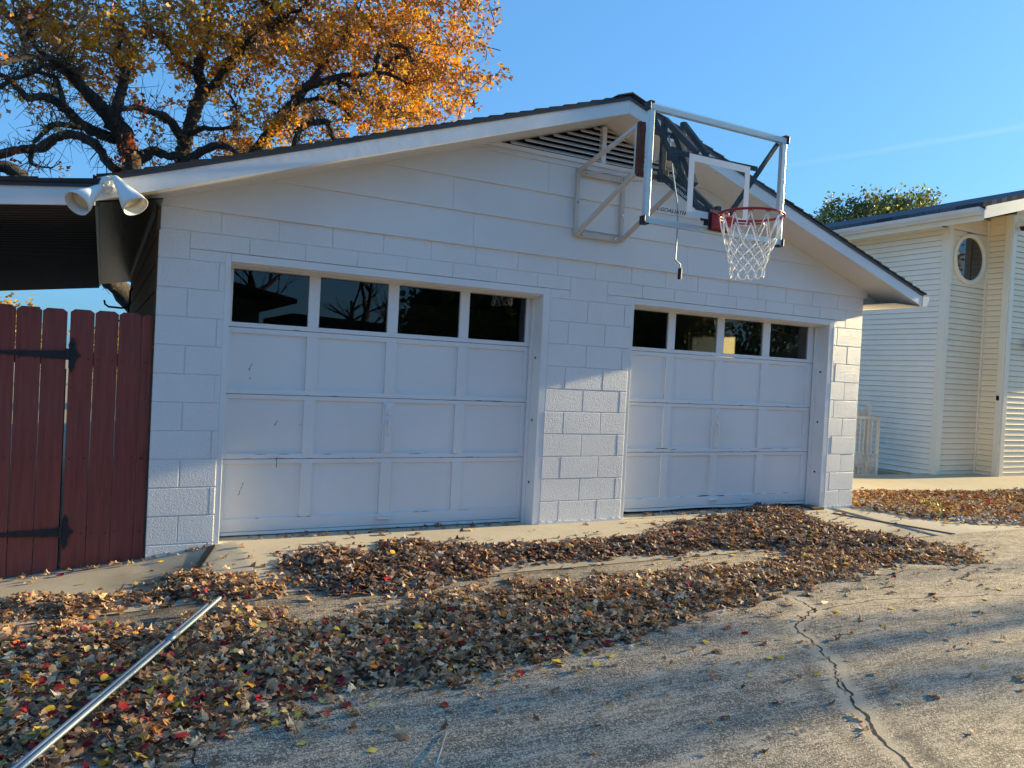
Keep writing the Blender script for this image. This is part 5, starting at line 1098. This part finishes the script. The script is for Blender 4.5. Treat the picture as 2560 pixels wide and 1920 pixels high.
# ---------------------------------------------------------------- big oak behind the garage
OAK = thing('oak_tree', (1.6, 11, -.2), 'huge spreading oak with orange leaves and black twisting limbs behind the garage roof', 'tree')
def smooth_path(P, sub=5):
    P = [np.array(p, float) for p in P]; out = []
    for i in range(len(P)-1):
        p0, p1, p2, p3 = P[max(i-1, 0)], P[i], P[i+1], P[min(i+2, len(P)-1)]
        for k in range(sub):
            t = k/sub; out.append(.5*((2*p1)+(-p0+p2)*t+(2*p0-5*p1+4*p2-p3)*t*t+(-p0+3*p1-3*p2+p3)*t**3))
    out.append(P[-1]); return out
tr = MB(); limbpts = []
rl = random.Random(3)
for k, L in LIMBS.items():
    pts = smooth_path(L, 4); Q = []
    for i, p in enumerate(pts):
        j = p[3]*.16; Q.append(p+np.array([rl.uniform(-j, j), rl.uniform(-j, j), rl.uniform(-j, j), p[3]*rl.uniform(-.1, .12)]))
    big = L[0][3] > .1
    tr.tube([q[:3] for q in Q], [max(.006, q[3]*.97) for q in Q], 12 if big else 8, rough=.09)
    limbpts += [q for q in Q if q[2] > 1.5]
tr.tube([(1.6, 11.0, -.4), (1.4, 11, .6), (.9, 11, 1.6), (.3, 11.0, 2.6)], [.62, .5, .42, .30], 16, rough=.05)
tr.build('trunk', M_bark, OAK, smooth=True)
LP = np.array(limbpts)
tw = MB(); lp, ln, lc = [], [], []
AUT0 = np.array([[.52, .22, .05], [.58, .30, .06], [.32, .14, .05], [.60, .38, .16], [.44, .28, .17]]); AUT1 = np.array([[.84, .44, .03], [.86, .34, .02], [.74, .50, .06], [.80, .40, .04], [.80, .26, .02]]); AUTR = np.array([[.30, .06, .02], [.35, .09, .02], [.2, .06, .03]])
for (bx, bz, br, wt, hue) in BLOBS:
    n = int(wt*max(14, 34*(br/.55)**2))
    for _ in range(n):
        if bx > 5.9: br = min(br, .38)
        d = np.random.default_rng(rng.integers(1 << 30)).normal(0, 1, 3); d /= np.linalg.norm(d); rr_ = br*rng.random()**.45
        c = np.array([bx+d[0]*rr_, 11+rng.uniform(-1, 1)*2.3, bz+d[2]*rr_])
        # nearest limb gives the twig its root when close
        i = np.argmin(((LP[:, :3]-c)**2*np.array([1, .15, 1])).sum(1)); root = LP[i, :3]; dist = np.linalg.norm(root-c)
        if dist > .75: root = c+np.array([rng.normal(0, .25), rng.normal(0, .25), -abs(rng.normal(.15, .2))])
        mid = (root+c)/2+rng.normal(0, .08, 3)
        tip = c+(c-mid)*.5+rng.normal(0, .08, 3)
        if bx > 5.9:
            if c[0] > 7.15: continue
            tip[0] = min(tip[0], 7.25)
        if rng.random() < .6: tw.tube([root, mid, c, tip], [.010, .008, .005, .003], 4, cap=False)
        nl = int(rng.integers(15, 27)); t = rng.random((nl, 1)); pts = mid*(1-t)+tip*t+rng.normal(0, .08, (nl, 3))
        lp.append(pts); ln.append(rng.normal(0, 1, (nl, 3))+np.array([0, -.3, .4]))
        h = np.clip(hue+rng.normal(0, .18), -.5, 1)
        pal = AUTR if h < -.15 else (AUT1 if rng.random() < h else AUT0); cc = pal[rng.integers(len(pal), size=nl)]
        lc.append(cc*rng.uniform(.7, 1.25, (nl, 1)))
lp = np.vstack(lp); ln = np.vstack(ln); lc = np.vstack(lc); print('oak leaves', len(lp))
# extra bare twiglets
for _ in range(2300):
    q = LP[rng.integers(len(LP))]; d = rng.normal(0, 1, 3); d[2] += .2; d /= np.linalg.norm(d); L = rng.uniform(.15, .7); a = q[:3]; b = a+d*L*.5+rng.normal(0, .04, 3); c = a+d*L+rng.normal(0, .10, 3)
    tw.tube([a, b, c], [.009, .006, .003], 4, cap=False)
tw.build('twigs', M_bark, OAK)
leaves('crown', lp, rng.uniform(.07, .13, len(lp)), ln, lc, 'oak_lo', M_leaft, OAK, .35, .15)
# ---------------------------------------------------------------- generic trees
def tree(name, loc, label, blobs, trunkpath, pal, leafsize, per, mat, cat='tree', group=None, kind='low', twig=True, depth=1.0):
    t = thing(name, loc, label, cat, group); m = MB(); o = np.array(loc)
    for path in trunkpath: m.tube([o+np.array(p[:3]) for p in path], [p[3] for p in path], 8, rough=.08)
    m.build('trunk', M_bark, t, smooth=True)
    lp, lc = [], []
    for (x, y, z, r, w_) in blobs:
        n = int(per*w_*r*r); k = max(1, n//14)
        for _ in range(k):
            d = rng.normal(0, 1, 3); d /= np.linalg.norm(d); c = o+np.array([x, y, z])+d*r*rng.random()**.4
            lp.append(c+rng.normal(0, .14*min(1, r)+leafsize*.6, (14, 3))); lc.append(pick(14, pal)*rng.uniform(.75, 1.2))
    lp = np.vstack(lp); lc = np.vstack(lc); n = len(lp); nr = rng.normal(0, 1, (n, 3)); nr[:, 2] += .5
    leaves('crown', lp, leafsize*rng.uniform(.7, 1.3, n), nr, lc, kind, mat, t, .3); return t
GRN = [((.12, .15, .04), 4), ((.19, .21, .06), 3), ((.32, .29, .09), 1.4), ((.06, .085, .03), 2)]
YLW = [((.55, .34, .08), 3), ((.60, .42, .14), 3), ((.40, .22, .06), 2), ((.30, .2, .08), 1)]
# ---------------------------------------------------------------- trees beyond
def blobs_round(c, r, n, sp, seed):
    rr_ = np.random.default_rng(seed); out = []
    for _ in range(n):
        d = rr_.normal(0, 1, 3); d /= np.linalg.norm(d); out.append((c[0]+d[0]*sp, c[1]+d[1]*sp, c[2]+d[2]*sp*.7, r*rr_.uniform(.6, 1.1), 1))
    return out
tree('live_oak', (31.1, 18, .1), 'green live oak rising behind the white house roof', [(-3.2, 0, 8.3, .7, 1), (-2.2, .3, 8.9, .95, 1), (-1.2, 0, 9.2, .95, 1), (-.3, 0, 8.7, .8, .8), (.6, 0, 9.4, .9, 1.1), (1.5, .2, 9.7, .85, 1.1), (1.2, 0, 8.8, 1, 1), (2.6, 0, 10.0, .85, .9), (3.1, 0, 10.5, .5, .6), (3.3, 0, 9.2, .7, .7), (4.2, 0, 9.2, .3, .5), (-4.0, 0, 7.8, .6, .8), (0, 0, 7.4, 1.5, 1), (2.5, 0, 7.8, 1.2, 1), (-2.5, 0, 7.2, 1.2, 1)],
     [[(0, 0, 0, .5), (.2, 0, 3, .42), (0, 0, 6, .3), (-.8, 0, 8, .15)], [(.1, 0, 4.5, .25), (1.2, 0, 7, .18), (2.6, 0, 9.6, .06)], [(0, 0, 5, .2), (-2, 0, 7.4, .1), (-2.6, 0, 8.8, .04)]], [((.20, .23, .07), 4), ((.30, .32, .11), 3), ((.44, .40, .14), 1.6), ((.10, .13, .05), 2)], .15, 1200, M_leafg)
tree('yellow_tree', (-4.6, 25, -.3), 'small pale yellow autumn tree far off above the left of the gate', blobs_round((0, 0, 1.9), 1.0, 16, 1.5, 4)+[(1.6, 0, 2.2, .9, 1), (2.3, 0, 1.6, .7, 1)], [[(0, 0, 0, .2), (0, 0, 2, .12), (.3, 0, 3, .05)]], YLW, .13, 900, M_leaft)
tree('yellow_tree', (-.2, 34, -.3), 'distant orange tree glimpsed through the gap beside the gate hinge', blobs_round((0, 0, 1.6), .8, 10, 1.2, 6), [[(0, 0, 0, .2), (0, 0, 2, .1)]], YLW, .14, 700, M_leaft)
# ---------------------------------------------------------------- what stands behind the camera and to the right (mirrored in the glass, throwing the streaks of shade)
BH2 = thing('rear_house', (-4, -19, 0), 'low dark house with shallow gable mirrored in the left garage door windows', 'house')
MB().prism([(-20, -.3), (4.0, -.3), (4.0, 3.1), (-6, 5.0), (-20, 3.0)], -26, -19).build('wall', M_brown, BH2, fix=True)
MB().prism([(-21, 2.9), (-6, 5.1), (5.0, 3.12), (5.0, 3.26), (-6, 5.3), (-21, 3.1)], -26.5, -18.2).prism([(5.02, -.3), (12.0, -.3), (12.0, 2.62), (5.02, 2.85)], -24, -19).build('roof', M_shing, BH2, fix=True)
def bare(name, loc, label, h, seed, n1=16, group=None):
    t = thing(name, loc, label, 'tree', group); r = random.Random(seed); m = MB(); o = Vector(loc)
    def br(p, d, L, rad, lev):
        q = [p]; rr2 = [rad]; k = 5
        for i in range(k): d = (d+Vector((r.uniform(-1, 1), r.uniform(-1, 1), r.uniform(-.5, .8)))*.22).normalized(); q.append(q[-1]+d*L/k); rr2.append(rad*(1-.6*(i+1)/k))
        m.tube(q, rr2, 7 if lev < 2 else 4, cap=False)
        if lev < 4:
            for _ in range((5, 4, 4, 3)[lev]):
                i = r.randint(2, k); dd = (d+Vector((r.uniform(-1, 1), r.uniform(-1, 1), r.uniform(-.3, .8)))*.95).normalized(); br(q[i], dd, L*r.uniform(.45, .75), rr2[i]*.7, lev+1)
    br(o, Vector((0, 0, 1)), h*.45, h*.035, 0); m.build('trunk', M_bark, t, smooth=True); return t
tree('dark_evergreen', (11.2, -17.5, -.4), 'dense dark evergreen mirrored in the third and fourth windows of the left garage door', blobs_round((0, 0, 3.3), 1.3, 40, 1.7, 17)+blobs_round((3.4, 1, 3.1), 1.3, 36, 1.7, 18), [[(0, 0, 0, .3), (0, 0, 3, .22), (.4, 0, 5, .1)], [(3.4, 1, 0, .3), (3.4, 1, 4, .15)]], GRN, .26, 330, M_leafg)
tree('dark_evergreen', (-15, -17, -.4), 'dark evergreen behind the low rear house, off to the left', blobs_round((0, 0, 3.0), 1.3, 30, 2.0, 27), [[(0, 0, 0, .3), (0, 0, 3, .22), (.4, 0, 6, .1)]], GRN, .28, 300, M_leafg)
bare('bare_tree', (4.2, -23.5, -.4), 'bare branching tree mirrored in the first window of the left garage door', 9, 5)
bare('bare_tree', (7.4, -20.0, -.4), 'bare dark tree mirrored in the second window of the left garage door', 9, 9)
tree('dark_evergreen', (16.0, -14, -.4), 'dense dark evergreen mirrored in the right garage door windows', blobs_round((0, 0, 3.2), 1.3, 34, 2.2, 7)+blobs_round((5.5, 1, 2.9), 1.3, 28, 2.2, 8), [[(0, 0, 0, .3), (0, 0, 3, .22), (.4, 0, 5, .1)], [(5.5, 1, 0, .3), (5.5, 1, 4, .15)]], GRN, .22, 330, M_leafg, group=None)
# shade trees to the right, out of frame: a low limb oak and two slim trunks
SH = [((.66, .3, .1), 1), ((.35, .2, .1), 1)]
def shade_blobs(X, ylo, yhi, zlo, zhi, n, r, seed, ws=1):
    q = np.random.default_rng(seed); return [(0, q.uniform(ylo, yhi), q.uniform(zlo, zhi), r*q.uniform(.6, 1.2), ws) for _ in range(n)]
X0 = 21.0
T_ = tree('shade_oak', (X0, -3.6, -.4), 'leafy oak out of frame on the right that throws the long shade across the driveway',
     [(0, .45, 4.95, .6, .75), (.2, -.25, 5.1, .55, .75), (0, .3, 5.6, .7, .45), (0, .9, 5.9, .7, .4), (0, -.1, 6.3, .9, .4), (0, .6, 6.8, .9, .4), (.5, -.6, 5.9, .5, .35), (0, .95, 5.15, .35, .8), (0, .2, 4.65, .45, .7), (0, -.35, 4.7, .4, .8), (0, .8, 4.6, .3, .7), (0, .1, 4.2, .3, .5)],
     [[(0, 0, 0, .11), (0, .05, 3, .10), (0, 0, 6, .07)], [(0, 0, 3.4, .05), (0, .6, 5, .03)]], YLW, .12, 620, M_leaft)
tree('shade_oak', (X0+4, -4.2, -.4), 'slimmer leaning tree out of frame on the far right', [(0, .1, 6.0, .6, .7), (0, .7, 6.6, .7, .7), (0, -.2, 5.2, .35, .5)], [[(0, -.10, 0, .14), (0, 0, 3, .12), (0, .1, 6.5, .06)]], YLW, .12, 320, M_leaft)
tree('shade_oak', (X0+8, -2.9, -.4), 'thin straight tree out of frame by the house front', [(0, .1, 7.2, .5, .5)], [[(0, 0, 0, .06), (0, 0, 4, .05), (0, .1, 7.2, .03)]], YLW, .12, 320, M_leaft)
